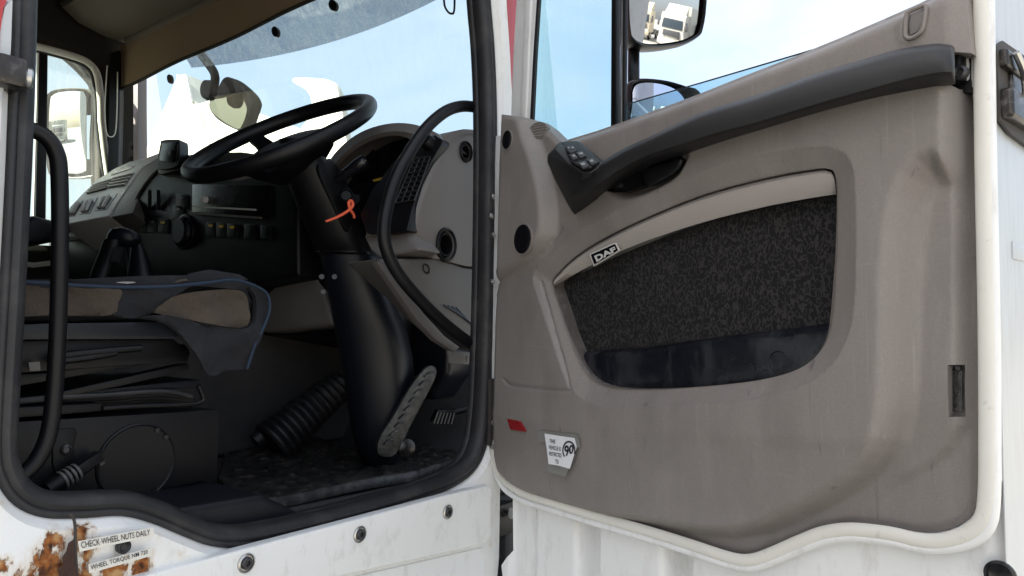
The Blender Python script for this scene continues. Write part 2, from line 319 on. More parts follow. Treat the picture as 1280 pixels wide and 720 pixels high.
def lathe(name, prof, c, axis, m, parent=None, res=32, sx=1.0, sy=1.0, ref=None, **k):
    """prof: (radius, height along axis)"""
    axis = V(axis).normalized(); a = (V(ref) - axis * V(ref).dot(axis)).normalized() if ref is not None else axis.orthogonal().normalized(); b = axis.cross(a); c = V(c); bm = bmesh.new(); R = []
    for r, h in prof:
        if r < 1e-6: R.append([bm.verts.new(c + axis * h)])
        else: R.append([bm.verts.new(c + axis * h + (a * math.cos(2 * math.pi * j / res) * sx + b * math.sin(2 * math.pi * j / res) * sy) * r) for j in range(res)])
    for A, B in zip(R, R[1:]):
        for j in range(res):
            i2 = (j + 1) % res
            if len(A) == 1 and len(B) == 1: continue
            if len(A) == 1: bm.faces.new([A[0], B[i2], B[j]])
            elif len(B) == 1: bm.faces.new([A[j], A[i2], B[0]])
            else: bm.faces.new([A[j], A[i2], B[i2], B[j]])
    bmesh.ops.recalc_face_normals(bm, faces=bm.faces); return finish(name, bm, m, parent, **k)
def sdf(P, poly):
    P = np.asarray(P, float); Q = np.asarray(poly, float); d = np.full(len(P), 1e9); ins = np.zeros(len(P), bool)
    for a, b in zip(Q, np.roll(Q, -1, 0)):
        e = b - a; w_ = P - a; t = np.clip((w_ @ e) / max(e @ e, 1e-12), 0, 1); d = np.minimum(d, np.hypot(*(w_ - t[:, None] * e).T))
        c = (a[1] > P[:, 1]) != (b[1] > P[:, 1])
        with np.errstate(divide='ignore', invalid='ignore'): xx = a[0] + (P[:, 1] - a[1]) / (b[1] - a[1] if b[1] != a[1] else 1e-12) * e[0]
        ins ^= c & (P[:, 0] < xx)
    return np.where(ins, -d, d)
def dline(P, line):
    P = np.asarray(P, float); Q = np.asarray(line, float); d = np.full(len(P), 1e9)
    for a, b in zip(Q, Q[1:]):
        e = b - a; w_ = P - a; t = np.clip((w_ @ e) / max(e @ e, 1e-12), 0, 1); d = np.minimum(d, np.hypot(*(w_ - t[:, None] * e).T))
    return d
def sst(x, a, b):
    t = np.clip((x - a) / (b - a), 0, 1); return t * t * (3 - 2 * t)
def resample(poly, step, closed=True):
    Q = [np.array(p, float) for p in poly]; out = []
    for a, b in zip(Q, Q[1:] + (Q[:1] if closed else [])):
        k = max(1, int(round(np.linalg.norm(b - a) / step)))
        for i in range(k): out.append(a + (b - a) * i / k)
    if not closed: out.append(Q[-1])
    return np.array(out)
def relief(name, outline, to3, hf, step, m, parent=None, holes=(), skirt=.03, rings=(), clear=0.0, **k):
    """moulded sheet: outline and holes in sheet coordinates (metres), hf(P) its relief, to3(s, z, h) its place"""
    O = resample(outline, step); Hs = [resample(h, step) for h in holes]
    lo, hi = O.min(0), O.max(0)
    gx, gy = np.meshgrid(np.arange(lo[0], hi[0], step), np.arange(lo[1], hi[1], step * .87)); gx[1::2] += step / 2
    G = np.c_[gx.ravel(), gy.ravel()]; keep = sdf(G, outline) < -step * .55
    for h in holes: keep &= sdf(G, h) > step * .55
    for h in holes:
        if clear: keep &= sdf(G, h) > clear
    G = G[keep]
    for r_ in rings: G = np.r_[G, np.array(r_)]
    pts = np.r_[O, *Hs, G]; edges = []; off = 0
    for r in [O] + Hs:
        n = len(r); edges += [(off + i, off + (i + 1) % n) for i in range(n)]; off += n
    vs, es, fs, *_ = delaunay_2d_cdt([V(p) for p in pts], edges, [], 0, 1e-7)
    A = np.array([(p.x, p.y) for p in vs]); T = np.array([f for f in fs if len(f) == 3]); cen = A[T].mean(1)
    ok = sdf(cen, outline) < 0
    for h in holes: ok &= sdf(cen, h) > 0
    T = T[ok]; Hh = hf(A); bm = bmesh.new(); BV = [bm.verts.new(to3(p[0], p[1], h)) for p, h in zip(A, Hh)]
    for t in T: bm.faces.new([BV[i] for i in t])
    for v in [v for v in bm.verts if not v.link_faces]: bm.verts.remove(v)
    bmesh.ops.recalc_face_normals(bm, faces=bm.faces)
    if skirt:
        dn = to3(0, 0, -skirt) - to3(0, 0, 0)
        be = [e for e in bm.edges if len(e.link_faces) == 1]; r = bmesh.ops.extrude_edge_only(bm, edges=be)
        for g in r['geom']:
            if isinstance(g, bmesh.types.BMVert): g.co += dn
        bmesh.ops.recalc_face_normals(bm, faces=bm.faces)
    return finish(name, bm, m, parent, **k)
def lettering(name, s, q, m, parent, bold=0.0, fill=1.0):
    """text mapped into the quad q = (top-left, top-right, bottom-right, bottom-left)"""
    cu = bpy.data.curves.new('t', 'FONT'); cu.body = s; cu.offset = bold; cu.resolution_u = 3
    o = bpy.data.objects.new('t', cu); COL.objects.link(o); dg = bpy.context.evaluated_depsgraph_get(); me = o.evaluated_get(dg).to_mesh()
    P = np.array([v.co[:2] for v in me.vertices]); F_ = [list(p.vertices) for p in me.polygons]; o.evaluated_get(dg).to_mesh_clear()
    bpy.data.objects.remove(o); lo, hi = P.min(0), P.max(0); U = (P - lo) / (hi - lo); a, b, c, d = [V(x) for x in q]
    vs = [(a * (1 - u) + b * u) * v + (d * (1 - u) + c * u) * (1 - v) for u, v in U]
    bm = bmesh.new(); B = [bm.verts.new(p) for p in vs]
    for f in F_:
        try: bm.faces.new([B[i] for i in f])
        except ValueError: pass
    return finish(name, bm, m, parent, smooth=False)
def quad_plate(name, q, lift, thick, m, parent, bev=.0, **k):
    q = [V(x) for x in q]; n = (q[1] - q[0]).cross(q[3] - q[0]).normalized()
    if n.dot(CAM - q[0]) < 0: n = -n
    return prism(name, [p + n * lift for p in q], -n * thick, m, parent, bev=bev, **k)

# ------------------------------------------------------------------ the ground
build('ground', [(-600, -600, 0), (600, -600, 0), (600, 600, 0), (-600, 600, 0)], [(0, 1, 2, 3)], 'pale_yard', smooth=False)
tag(bpy.data.objects['ground'], 'pale grey ground of the lorry yard', 'ground', kind='structure')

# ------------------------------------------------------------------ the truck
truck = empty('truck', (-1.05, -.8, 0))
tag(truck, 'white and red right-hand-drive truck cab with its driver door open', 'truck')
X1, Y1, Z1 = V((1, 0, 0)), V((0, 1, 0)), V((0, 0, 1))

# --- body side with the door opening
SEAL = [(31, -120), (29, 0), (26, 100), (21, 230), (13, 380), (6, 500), (4, 560), (10, 590), (27, 614), (56, 627), (100, 628), (150, 626), (190, 636), (230, 653), (262, 665), (300, 668), (345, 661), (420, 643), (500, 620), (552, 601), (580, 583), (594, 558), (600, 520), (603, 470), (606, 380), (608, 250), (608, 140), (605, 60), (600, 0), (592, -120)]
seal3 = [PX(x, y, -.03) for x, y in SEAL]
yz = [(p.y, p.z) for p in seal3]
# close the loop above the picture
top = [(yz[-1][0] - .02, 2.62), (yz[-1][0] - .06, 2.74), (yz[-1][0] - .16, 2.80), (yz[0][0] + .16, 2.80), (yz[0][0] + .05, 2.74), (yz[0][0] + .01, 2.62)]
loop2 = c2([p for p in yz] + top, 4, True)
def side_h(P):
    d = sdf(P, loop2)                     # > 0 outside the opening
    h = -.03 + .03 * sst(d, .004, .03)
    h += .012 * sst(-.78 - P[:, 0], 0, .12) * sst(1.40 - P[:, 1], 0, .08)
    return h
side_out = [(-1.95, 2.95), (.0, 2.95), (.015, 2.34), (.032, 2.217), (.046, 2.086), (.05, 1.9), (.05, 1.34), (.02, 1.34), (.02, 1.12), (-.05, .55), (-.86, .55), (-1.1, .8), (-1.95, .8)]
l2 = resample(loop2, .012); tn = np.roll(l2, -1, 0) - np.roll(l2, 1, 0); nr = np.c_[tn[:, 1], -tn[:, 0]]; nr /= np.linalg.norm(nr, axis=1)[:, None]
if sdf(l2[:1] + nr[:1] * .01, loop2)[0] < 0: nr = -nr
rngs = [l2 + nr * d for d in (.006, .012, .019, .027, .036)]
rngs = [r_[sdf(r_, loop2) > d * .8] for r_, d in zip(rngs, (.006, .012, .019, .027, .036))]
side = relief('side_panel', side_out, lambda s, z, h: V((h, s, z)), side_h, .012, 'white_rusty', truck, holes=[[tuple(p) for p in l2]], rings=rngs, clear=.042, skirt=.012, label='white cab side with rust eating the seam under the door seal')
def ring_seal(name, off, rx, rz, mt, par):
    P = [V((-.03 + off[0], y, z)) for y, z in loop2]
    cx = sum(p.y for p in P) / len(P); cz = sum(p.z for p in P) / len(P); N_ = len(P); rings = []
    for i, p in enumerate(P):
        t = (P[(i + 1) % N_] - P[i - 1]).normalized(); nrm = t.cross(X1).normalized()
        rings.append([p + nrm * off[1] + X1 * math.cos(q) * rx + nrm * math.sin(q) * rz for q in [2 * math.pi * j / 14 for j in range(14)]])
    rings.append(rings[0]); return loft(name, rings, mt, par, caps=False)
seal = ring_seal('door_seal', (0, 0), .021, .0135, 'rubber', truck)
seal['label'] = 'black rubber seal around the door opening'
ring_seal('seal_lip', (-.024, .002), .013, .0125, 'rubber', seal)
ring_seal('seal_bead', (.012, .011), .008, .006, 'rubber', seal)
# sill panels
sp_top = [(615, 611), (610, 607), (560, 618.5), (500, 635), (440, 651), (380, 667), (300, 688), (190, 717.5), (100, 741)]
SX = .014
sill_pts = [PX(x, y, SX) for x, y in sp_top]; sill_pts += [PX(-10, 770, SX), PX(-10, 900, SX), PX(200, 780, SX), PX(430, 720, SX), PX(603, 681, SX), PX(609, 678, SX), PX(614, 669, SX)]
sill = prism('sill_panel', sill_pts, V((-.022, 0, 0)), 'white_plastic', truck, bev=.004, seg=3, label='white plastic sill cover below the door opening')
for x, y in ((560, 640), (450, 668), (308, 704)):
    b = lathe('bolt', [(.0135, -.004), (.0135, .001), (.011, .0025), (.0105, .0005), (.0, .0005)], PX(x, y, SX + .001), X1, 'steel', sill, res=24)
    lathe('bolt_head', [(.0088, -.002), (.0088, .003), (.0075, .0045), (.004, .0045), (.0035, .001), (0, .001)], PX(x, y, SX + .002), X1, 'screw', sill, res=20)
lo_pts = [PX(605, 684, .004), PX(606, 770, .004), PX(600, 900, .004), PX(120, 980, .004), PX(120, 812, .004), PX(430, 724, .004)]
prism('step_panel', lo_pts, V((-.022, 0, 0)), 'white_plastic', truck, bev=.003)
# small screws, seam, plug and stickers on the body
lathe('plug', [(.0085, -.004), (.0085, .002), (.006, .0035), (.004, .001), (0, .001)], PX(154.5, 683.5, .0075), X1, 'rubber', side, res=20)
tube('body_seam', [PX(x, y, .011) for x, y in ((88, 641), (92, 648), (94, 660), (94, 680), (95, 700), (97, 730), (98, 760))], .0018, 'grime', side, res=8)
rp = [PX(x, y, .0135) for x, y in ((93, 674), (86, 679), (83, 690), (78, 697), (80, 706), (72, 712), (76, 722), (70, 740), (100, 742), (103, 728), (97, 716), (94, 703), (93.5, 688))]
prism('rust_scale', rp, V((-.002, 0, 0)), 'rust_flake' if 'rust_flake' in MATS else 'grime', side, bev=.0006, seg=1, label='dark flake of rusted steel at the body seam')
for nm, s, q, tq in (('warning_sticker', 'CHECK WHEEL NUTS DAILY', ((96, 676), (190, 658.5), (191, 669.5), (98, 689)), ((101, 677.5), (187.5, 661.5), (188, 668.5), (102, 685.5))),
                     ('torque_sticker', 'WHEEL TORQUE NM 720', ((109, 705), (187, 684), (188, 694), (110, 716)), ((113, 706.5), (184.5, 687.0), (185, 693), (114, 713.5)))):
    Q = [PX(*p, .0095) for p in q]
    st = quad_plate(nm, Q, .0035, .001, 'sticker', side)
    lettering('lettering', s, [PX(*p, .0142) for p in tq], 'ink', st, bold=.004)
# pillar in front of the hinge and the red corner panel beyond it
prism('corner_panel', [PX(x, y, -.045) for x, y in ((622, -200), (668, -200), (652, 0), (646, 78), (642, 140), (634, 140), (630, 0))], V((-.12, .12, 0)), 'red_paint', truck, bev=.006, label='red front corner panel behind the door frame')
# striker on the rear pillar
q = PX(6, 97, -.012)
st = box('door_striker', q + V((.012, -.004, 0)), (.05, .03, .034), 'greasy_metal', truck, bev=.006, label='greasy black door striker on the rear pillar')
lathe('bolt', [(0, -.012), (.0095, -.012), (.0095, .010), (.0125, .010), (.0125, .014), (.009, .016), (0, .016)], PX(20, 95, .01), V((.25, .97, 0)), 'steel', st, res=20)
prism('pillar_plate', [PX(x, y, .004) for x, y in ((-6, 60), (6, 8), (14, 0), (16, 0), (14, 60), (12, 84), (0, 130), (-6, 140))], V((-.01, 0, 0)), 'edge_metal', truck, bev=.002)
prism('red_band', [PX(x, y, .006) for x, y in ((-30, -60), (10, -60), (9, 2), (5, 10), (1, 40), (-2, 100), (-30, 110))], V((-.012, 0, 0)), 'red_paint', truck, bev=.002)
# hinge jamb: bolts and grease between opening and door
for x, y in ((616.5, 246), (614, 270), (617, 294), (616, 528), (616, 558), (616, 352)):
    lathe('hinge_bolt', [(0, -.004), (.006, -.004), (.006, .001), (.004, .003), (0, .003)], PX(x, y, .003), X1, 'steel', truck, res=14)
for z0 in (1.40, 1.93):
    box('door_hinge', (-.004, .035, z0), (.03, .06, .10), 'cream_paint', truck, bev=.006)
prism('jamb_plate', [V((-.006, -.02, 1.36)), V((-.006, -.02, 1.5)), V((-.006, .05, 1.5)), V((-.006, .05, 1.36))], V((.008, 0, 0)), 'grime', truck, bev=.001)

# ------------------------------------------------------------------ shell of the cab
RX = -2.06                                  # inner face of the passenger side
build('floor', [(RX, -1.9, 1.235), (-.05, -1.9, 1.235), (-.05, .34, 1.235), (RX, .34, 1.235), (RX, .56, 1.62), (-.2, .56, 1.62)], [(0, 1, 2, 3), (3, 2, 5, 4)], 'carpet', truck, smooth=False)
box('floor_pan', (-1.05, -.7, 1.19), (2.08, 2.5, .07), 'black_plastic', truck, bev=.01)
box('rear_wall', (-1.03, -1.9, 2.05), (2.1, .06, 1.75), 'lining', truck, bev=.01)
box('roof', (-1.04, -.85, 2.96), (2.12, 2.14, .07), 'white_paint', truck, bev=.03, seg=3)
roof = box('roof_lining', (-1.04, -.84, 2.905), (2.0, 2.08, .03), 'lining', truck, bev=.01)
hp = [PZ(x, y, 2.875) for x, y in ((50, 48), (98, 50), (180, 4), (170, -60), (30, -60))]
box('roof_hatch', (-1.2, -.62, 2.885), (.62, .6, .03), 'black_plastic', roof, bev=.012)
# front bulkhead, lower front
box('bulkhead', (-1.05, .58, 1.55), (1.9, .05, .82), 'lining', truck, bev=.01)
prism('front_panel', [V((-2.1, .62, 1.1)), V((-1.9, .66, 2.02)), V((-.22, .66, 2.02)), V((-.05, .62, 1.1))], V((0, .03, 0)), 'white_paint', truck, bev=.01)
# engine tunnel side and the raised wheel arch under the seat
prism('engine_tunnel', [V((-.9, -1.86, 1.24)), V((-.9, .55, 1.24)), V((-.9, .55, 1.78)), V((-.94, .2, 1.80)), V((-.94, -.25, 1.66)), V((-.93, -1.86, 1.66))], V((-.55, 0, 0)), 'carpet', truck, bev=.02, seg=3)
prism('wheel_arch_step', [V((-.06, -1.86, 1.24)), V((-.06, -.405, 1.24)), V((-.06, -.455, 1.30)), V((-.06, -.52, 1.338)), V((-.06, -.75, 1.345)), V((-.06, -.80, 1.385)), V((-.06, -1.86, 1.40))], V((-.7, 0, 0)), 'navy_plastic', truck, bev=.01, seg=3)
box('front_mount', (-.12, .22, .92), (.2, .3, .62), 'lorry_dark', truck, bev=.02)
tube('step_bracket', [V((.0, .06, 1.205)), V((.02, .10, 1.20)), V((.04, .16, 1.195))], .012, 'white_paint', truck, res=10)
# passenger side: door inside, window, pillar
pd = empty('passenger_door', (RX, -.45, 1.2), truck)
wq = [(24, 54), (60, 62), (100, 72), (118, 82), (128, 100), (132, 130), (133, 270), (20, 268)]
wp = [PX(x, y, RX) for x, y in ((-60, 40), (20, 52), (60, 60.5), (97, 71), (113, 79), (122, 91), (126, 112), (128, 150), (129, 310), (-60, 300))]
whole = [(p.y, p.z) for p in wp]
po = [(-1.9, 1.2), (.19, 1.2), (.19, 1.9), (.14, 2.92), (-1.9, 2.92)]
relief('door_lining', po, lambda s, z, h: V((RX - .03 + h, s, z)), lambda P: .03 - .022 * (1 - sst(sdf(P, whole), 0, .035)), .02, 'lining', pd, holes=[whole], skirt=.05)
pw = [V((RX - .01, a, b)) for a, b in c2(whole, 4, True)]
tube('window_frame', pw, .014, 'cream_paint', pd, closed=True, raw=True, label='cream window frame of the far door')
tube('window_rubber', [p + V((-.012, -(p.y + .3) * .03, -(p.z - 2.3) * .03)) for p in pw], .010, 'rubber', pd, closed=True, raw=True)
prism('window_pane', [V((RX - .035, a, b)) for a, b in whole], V((-.004, 0, 0)), 'old_glass', pd, bev=0, smooth=False)
pb = [PX(x, y, RX - .02) for x, y in ((49, 62), (60, 64), (57, 300), (44, 300))]
prism('window_divider', pb, V((-.02, 0, 0)), 'black_plastic', pd, bev=.002)
prism('drop_channel', [PX(x, y, RX - .018) for x, y in ((47, 62), (49, 62), (44, 300), (41, 300))], V((-.01, 0, 0)), 'cream_paint', pd, bev=.001)
# front pillar on the passenger side
pl = [PX(x, y, RX + .05) for x, y in ((138, 66), (149, 62), (150, 122), (147, 240), (134, 240), (136, 120))]
prism('pillar_trim', pl, V((-.03, .03, 0)), 'black_plastic', truck, bev=.003)
prism('pillar_cover', [PY(x, y, .22) for x, y in ((146, 40), (172, 40), (172, 130), (173, 260), (140, 260), (145, 120))], V((-.02, .05, 0)), 'grey_trim', truck, bev=.004)
tube('pillar_wire', [PX(x, y, RX + .09) for x, y in ((134, 82), (132, 110), (131, 140), (133, 165), (138, 171), (144, 166), (146, 140), (147, 90))], .0022, 'cream_paint', truck, res=8)
# windscreen
def wsy(x, z): return .36 - .20 * (z - 2.0) + .16 * (1 - ((x + 1.05) / 1.0) ** 2)
gv = []; gf = []; NXX, NZZ = 36, 10
for j in range(NZZ + 1):
    for i in range(NXX + 1):
        x = -2.03 + 1.96 * i / NXX; z = 1.92 + .93 * j / NZZ; gv.append(V((x, wsy(x, z), z)))
for j in range(NZZ):
    for i in range(NXX): a = j * (NXX + 1) + i; gf.append((a, a + 1, a + NXX + 2, a + NXX + 1))
ws = build('windscreen', gv, gf, 'windscreen_glass', truck, angle=80, label='hazy tinted windscreen')
# smoked visor outside the glass
gv = []; gf = []
for j in range(7):
    for i in range(NXX + 1):
        x = -2.0 + 1.9 * i / NXX; z = 2.735 + .17 * j / 6 - .02 * (1 - ((x + 1.05) / .95) ** 2) * (1 - j / 6); gv.append(V((x, wsy(x, z) + .14 - .10 * j / 6, z)))
for j in range(6):
    for i in range(NXX): a = j * (NXX + 1) + i; gf.append((a, a + 1, a + NXX + 2, a + NXX + 1))
build('sun_visor', gv, gf, 'visor_smoke', truck, angle=80, label='smoked grey sun visor outside the windscreen')
# header shelf and roller blind
hprof = [(.24, 2.90), (.22, 2.775), (.14, 2.755), (.02, 2.755), (-.08, 2.775), (-.14, 2.815), (-.15, 2.90)]
hs = loft('header_shelf', [[V((x, y, z)) for y, z in hprof] for x in (-2.02, -1.5, -1.0, -.5, -.1)], 'header_beige', truck, label='beige overhead shelf above the windscreen')
tube('shelf_lip', [V((x, -.145, 2.82)) for x in (-2.0, -1.4, -.8, -.12)], .011, 'lining', hs, res=10)
tube('blind_roller', [V((x, .10, 2.755)) for x in (-1.98, -1.4, -.8, -.2)], .028, 'header_beige', truck, res=16)
bl = build('roller_blind', [V((x, .085 + .005 * math.sin(x * 9) * (1 - k), 2.745 - .185 * (1 - k) + .022 * (x + 2.03) * (1 - k))) for k in (0, .33, .66, 1) for x in np.linspace(-2.04, -.42, 30)], [(j * 30 + i, j * 30 + i + 1, j * 30 + i + 31, j * 30 + i + 30) for j in range(3) for i in range(29)], 'blind_cloth', truck, angle=80, label='tan roller blind pulled a little way down the windscreen')
tube('blind_bar', [V((x, .085 + .005 * math.sin(x * 9), 2.56 + .022 * (x + 2.03))) for x in np.linspace(-2.04, -.42, 14)], .006, 'lining', bl, res=8)
for x, y in ((345, 40), (417, 7), (213, 99)):
    p = PY(x, y, .078); lathe('blind_clip', [(0, -.004), (.017, -.004), (.017, .004), (0, .004)], p, Y1, 'black_plastic' if x > 300 else 'seat_brown', bl, res=16, sy=1.35, sx=.8)
tube('blind_cord', [PY(x, y, .2) for x, y in ((555, -40), (555, 0), (558, 12), (564, 17), (568, 10), (568, -40))], .003, 'black_plastic', truck, res=8)

# kerb mirror hanging in front of the windscreen
km = empty('kerb_mirror', PY(285, 130, .75), truck); km['label'] = 'small black kerb mirror on a bent arm outside the windscreen'
tube('arm', [PY(x, y, .72) for x, y in ((250, 66), (259, 78), (268, 92), (268, 106), (262, 120))], .022, 'matt_black', km, res=12)
lathe('joint', [(0, -.02), (.045, -.02), (.05, .0), (.045, .02), (0, .02)], PY(261, 113, .72), Y1, 'matt_black', km, sy=1.25)
kp = [PY(x, y, .80) for x, y in c2(((279, 97), (290, 98), (308, 113), (315, 124), (314, 134), (304, 160), (294, 162), (272, 150), (261, 136), (262, 124), (270, 113)), 4, True)]
prism('housing', kp, V((0, .06, .0)), 'matt_black', km, bev=.012, seg=3)
kg = [PY(x, y, .797) for x, y in c2(((282, 122), (305, 114), (305, 124), (309, 138), (302, 158), (294, 160), (274, 148), (263, 136), (264, 126)), 4, True)]
prism('glass', [p + V((0, -.002, 0)) for p in kg], V((0, .004, 0)), 'mirror_amber', km, bev=0)

# ------------------------------------------------------------------ dashboard
dash = empty('dashboard', (-1.05, .15, 1.5), truck)
dprof = [(.44, 1.98), (.20, 2.015), (.06, 2.0), (-.02, 1.93), (-.015, 1.72), (.06, 1.58), (.44, 1.52)]
loft('dash_body', [[V((x, y, z)) for y, z in dprof] for x in (-2.05, -1.6, -1.2, -.8, -.45)], 'black_plastic', dash)
# driver's side of the dash: end cheek, lower cheek
EX = -.115
cheek = c2(((618, 168), (606, 163), (590, 160), (575, 163), (560, 176), (544, 199), (530, 228), (519, 258), (513, 283), (518, 297), (530, 312), (543, 322)), 3) + [(580, 332), (618, 337)]
ck2 = [(p.y, p.z) for p in [PX(x, y, EX) for x, y in cheek]]
vents = [(582, 190, .0175, .0205), (557.5, 306, .027, .031)]
def ellip(c, a, b, n=40): return [(c[0] + a * math.cos(2 * math.pi * i / n), c[1] + b * math.sin(2 * math.pi * i / n)) for i in range(n)]
vh = [ellip((PX(x, y, EX).y, PX(x, y, EX).z), ra, rb_) for x, y, ra, rb_ in vents]
ck_in = [(p.y, p.z) for p in [PX(x, y, EX) for x, y in cheek[:-2] + [(560, 318), (640, 330)]]]
ck_edge = ck2[:-2]
def cheek_h(P): return -.016 * (1 - sst(dline(P, ck_edge), 0, .022)) ** 2
relief('end_cheek', ck2, lambda a_, b_, h: V((EX + h, a_, b_)), cheek_h, .006, 'trim_dash', dash, holes=vh, skirt=.12, angle=60)
for (x, y, ra, rb_), hl in zip(vents, vh):
    c = PX(x, y, EX)
    lathe('vent_ring', [(1.0, -.05), (1.02, .003), (1.1, .006), (1.22, .004), (1.27, -.002)], c, X1, 'black_plastic', dash, res=40, sx=ra, sy=rb_, ref=Y1)
    lathe('vent_throat', [(1.0, -.035), (.8, -.045), (.5, -.05), (0, -.05)], c, X1, 'gloss_black', dash, res=32, sx=ra, sy=rb_, ref=Y1)
    lathe('vent_sleeve', [(.98, -.04), (.8, .0), (.74, .0), (.7, -.03)], c, X1, 'black_plastic', dash, res=32, sx=ra, sy=rb_, ref=Y1)
# lower cheek (paler grey) below it
lc = [(472, 324), (510, 323), (548, 323), (580, 334), (618, 338), (618, 440), (590, 434), (570, 418), (545, 395), (520, 368), (500, 350)]
lower = prism('lower_cheek', [PX(x, y, EX - .005) for x, y in lc], V((-.12, .02, 0)), 'grey_trim', dash, bev=.006, seg=3)
for x, y in ((484, 338), (533, 336)):
    lathe('screw_recess', [(.010, .0006), (.0085, .0012), (.006, -.001), (0, -.001)], PX(x, y, EX - .004), X1, 'black_plastic', dash, res=18, sy=1.3)
for i in range(4):
    a, b = (555 + i * 5, 381 + i * 1), (574 + i * 3.5, 393 + i * 3)
    tube('vent_slot', [PX(a[0], a[1], EX - .003), PX(b[0] + 6, b[1] + 4, EX - .003)], .0018, 'gloss_black', dash, res=6, raw=True)
prism('lower_strip', [PX(x, y, EX + .004) for x, y in ((470, 326), (482, 327), (505, 358), (530, 392), (556, 420), (575, 434), (568, 440), (545, 425), (520, 398), (495, 362))], V((-.02, 0, 0)), 'grey_trim', dash, bev=.003)
prism('bracket', [PX(x, y, EX) for x, y in ((560, 438), (592, 441), (592, 456), (562, 454))], V((-.006, 0, 0)), 'grey_trim', dash, bev=.001)
lathe('bracket_hole', [(.007, .0), (.007, .001), (0, .001)], PX(585, 448.5, EX), X1, 'gloss_black', dash, res=16)
# rear-facing face of the driver's dash (brown below, black vent panel above)
FY = -.105
VN = V((0, -1, .5)).normalized(); VO = PX(530, 228, EX) + V((-.004, 0, 0))
def PV(x, y, o=0.0): return onto(x, y, VO + VN * o, VN)
prism('knee_panel', [PV(x, y, -.02) for x, y in ((452, 293), (512, 287), (514, 298), (526, 312), (474, 323), (462, 314))], V((-.01, .08, 0)), 'trim_dash', dash, bev=.012, seg=3)
vp = [(487, 292), (458, 292), (450, 268), (466, 236), (492, 202), (522, 176), (544, 168), (553, 174), (552, 180), (539, 202), (526, 231), (516, 259), (509, 288)]
vpan = prism('vent_panel', [PV(x, y) for x, y in vp], V((-.012, .05, 0)), 'black_plastic', dash, bev=.004, seg=3)
def lerp2(a, b, t): return (a[0] + (b[0] - a[0]) * t, a[1] + (b[1] - a[1]) * t)
VA, VB, VC, VD = (518, 198), (538, 196), (518, 250), (494, 254)
for i in range(10):
    t = i / 9; tube('vent_slat', [PV(*lerp2(VA, VD, t), .004), PV(*lerp2(VB, VC, t), .004)], .0018, 'rubber', dash, res=6, raw=True)
for i in range(4):
    t = i / 3; tube('vent_fin', [PV(*lerp2(VA, VB, t), .003), PV(*lerp2(VD, VC, t), .003)], .0016, 'rubber', dash, res=6, raw=True)
lathe('dash_knob', [(.017, 0), (.017, .014), (.014, .02), (0, .02)], PV(538, 181), VN, 'black_plastic', dash, res=28)
# instrument hood and face
outer = c2(((398, 240), (402, 222), (412, 200), (432, 178), (458, 162), (490, 154), (520, 156), (546, 167), (562, 184)), 4)
inner = c2(((412, 240), (414, 224), (422, 208), (440, 190), (462, 177), (485, 170), (505, 171), (520, 180), (532, 196)), 4)
loft('instrument_hood', [[PY(x, y, .06) for x, y in inner], [PY(x, y, -.035) for x, y in inner], [PY(x, y, -.045) for x, y in [lerp2(a, b, .35) for a, b in zip(inner, outer)]], [PY(x, y, -.03) for x, y in outer], [PY(x, y, -.03) + V((0, .06, -.004)) for x, y in outer], [PY(x, y, -.03) + V((0, .28, -.05)) for x, y in outer]], 'trim_dash', dash, closed=False, caps=False)
prism('instrument_face', [PY(x, y, .06) for x, y in inner] + [PY(x, y, .04) for x, y in ((532, 300), (420, 300))], V((0, .03, 0)), 'gloss_black', dash, bev=0)
for x, y, r_ in ((455, 205, .05), (500, 200, .05)):
    lathe('gauge', [(r_, 0), (r_, .004), (r_ * .9, .006), (r_ * .88, .002), (0, .002)], PY(x, y, .055), -Y1, 'black_plastic', dash, res=36)
prism('yellow_label', [PY(x, y, .02) for x, y in ((466, 224.5), (482, 220.5), (483, 223), (467, 227))], V((0, .002, 0)), 'yellow_mark', dash, bev=0)
prism('switch_shelf', [PY(x, y, .0) for x, y in ((430, 232), (500, 222), (500, 300), (455, 300))], V((0, .05, 0)), 'black_plastic', dash, bev=.004)
for i, (x, y) in enumerate(((468, 268), (474, 265), (480, 262), (465, 243), (474, 240))):
    box('rocker_switch', PY(x, y, -.004), (.010, .012, .028 if i < 3 else .016), 'gloss_black' if i != 4 else 'silver_trim', dash, bev=.002)
# centre pod with radio, switches
CY = -.085
pod = [(142, 330), (150, 295), (160, 262), (178, 228), (198, 206), (222, 195), (250, 190), (300, 189), (350, 196), (372, 215), (372, 345), (345, 350), (318, 356), (300, 372), (142, 372)]
prism('centre_pod', [PY(x, y, CY) for x, y in pod], V((0, .4, -.03)), 'black_plastic', dash, bev=.012, seg=3)
tube('pod_edge', [PY(x, y, CY - .002) for x, y in ((146, 322), (153, 296), (163, 264), (181, 231), (200, 210), (224, 198))], .005, 'grey_trim', dash, res=8)
rd = prism('radio', [PY(x, y, CY - .004) for x, y in ((240, 230), (338, 232), (338, 272), (240, 266))], V((0, .06, 0)), 'gloss_black', dash, bev=.002)
lathe('radio_knob', [(.011, 0), (.011, .012), (.009, .014), (0, .014)], PY(258, 250, CY - .004), -Y1, 'silver_trim', dash, res=20)
prism('radio_strip', [PY(x, y, CY - .010) for x, y in ((241, 257), (318, 261), (318, 263), (241, 259))], V((0, .006, 0)), 'silver_trim', dash, bev=0)
prism('radio_strip', [PY(x, y, CY - .012) for x, y in ((237, 264.5), (324, 271), (324, 273.5), (237, 267))], V((0, .01, 0)), 'grey_trim', dash, bev=0)
lathe('round_dial', [(.054, 0), (.054, .006), (.047, .008), (.045, .004), (.043, .016), (.036, .022), (0, .022)], PY(231, 290, CY), -Y1, 'navy_plastic', dash, res=40)
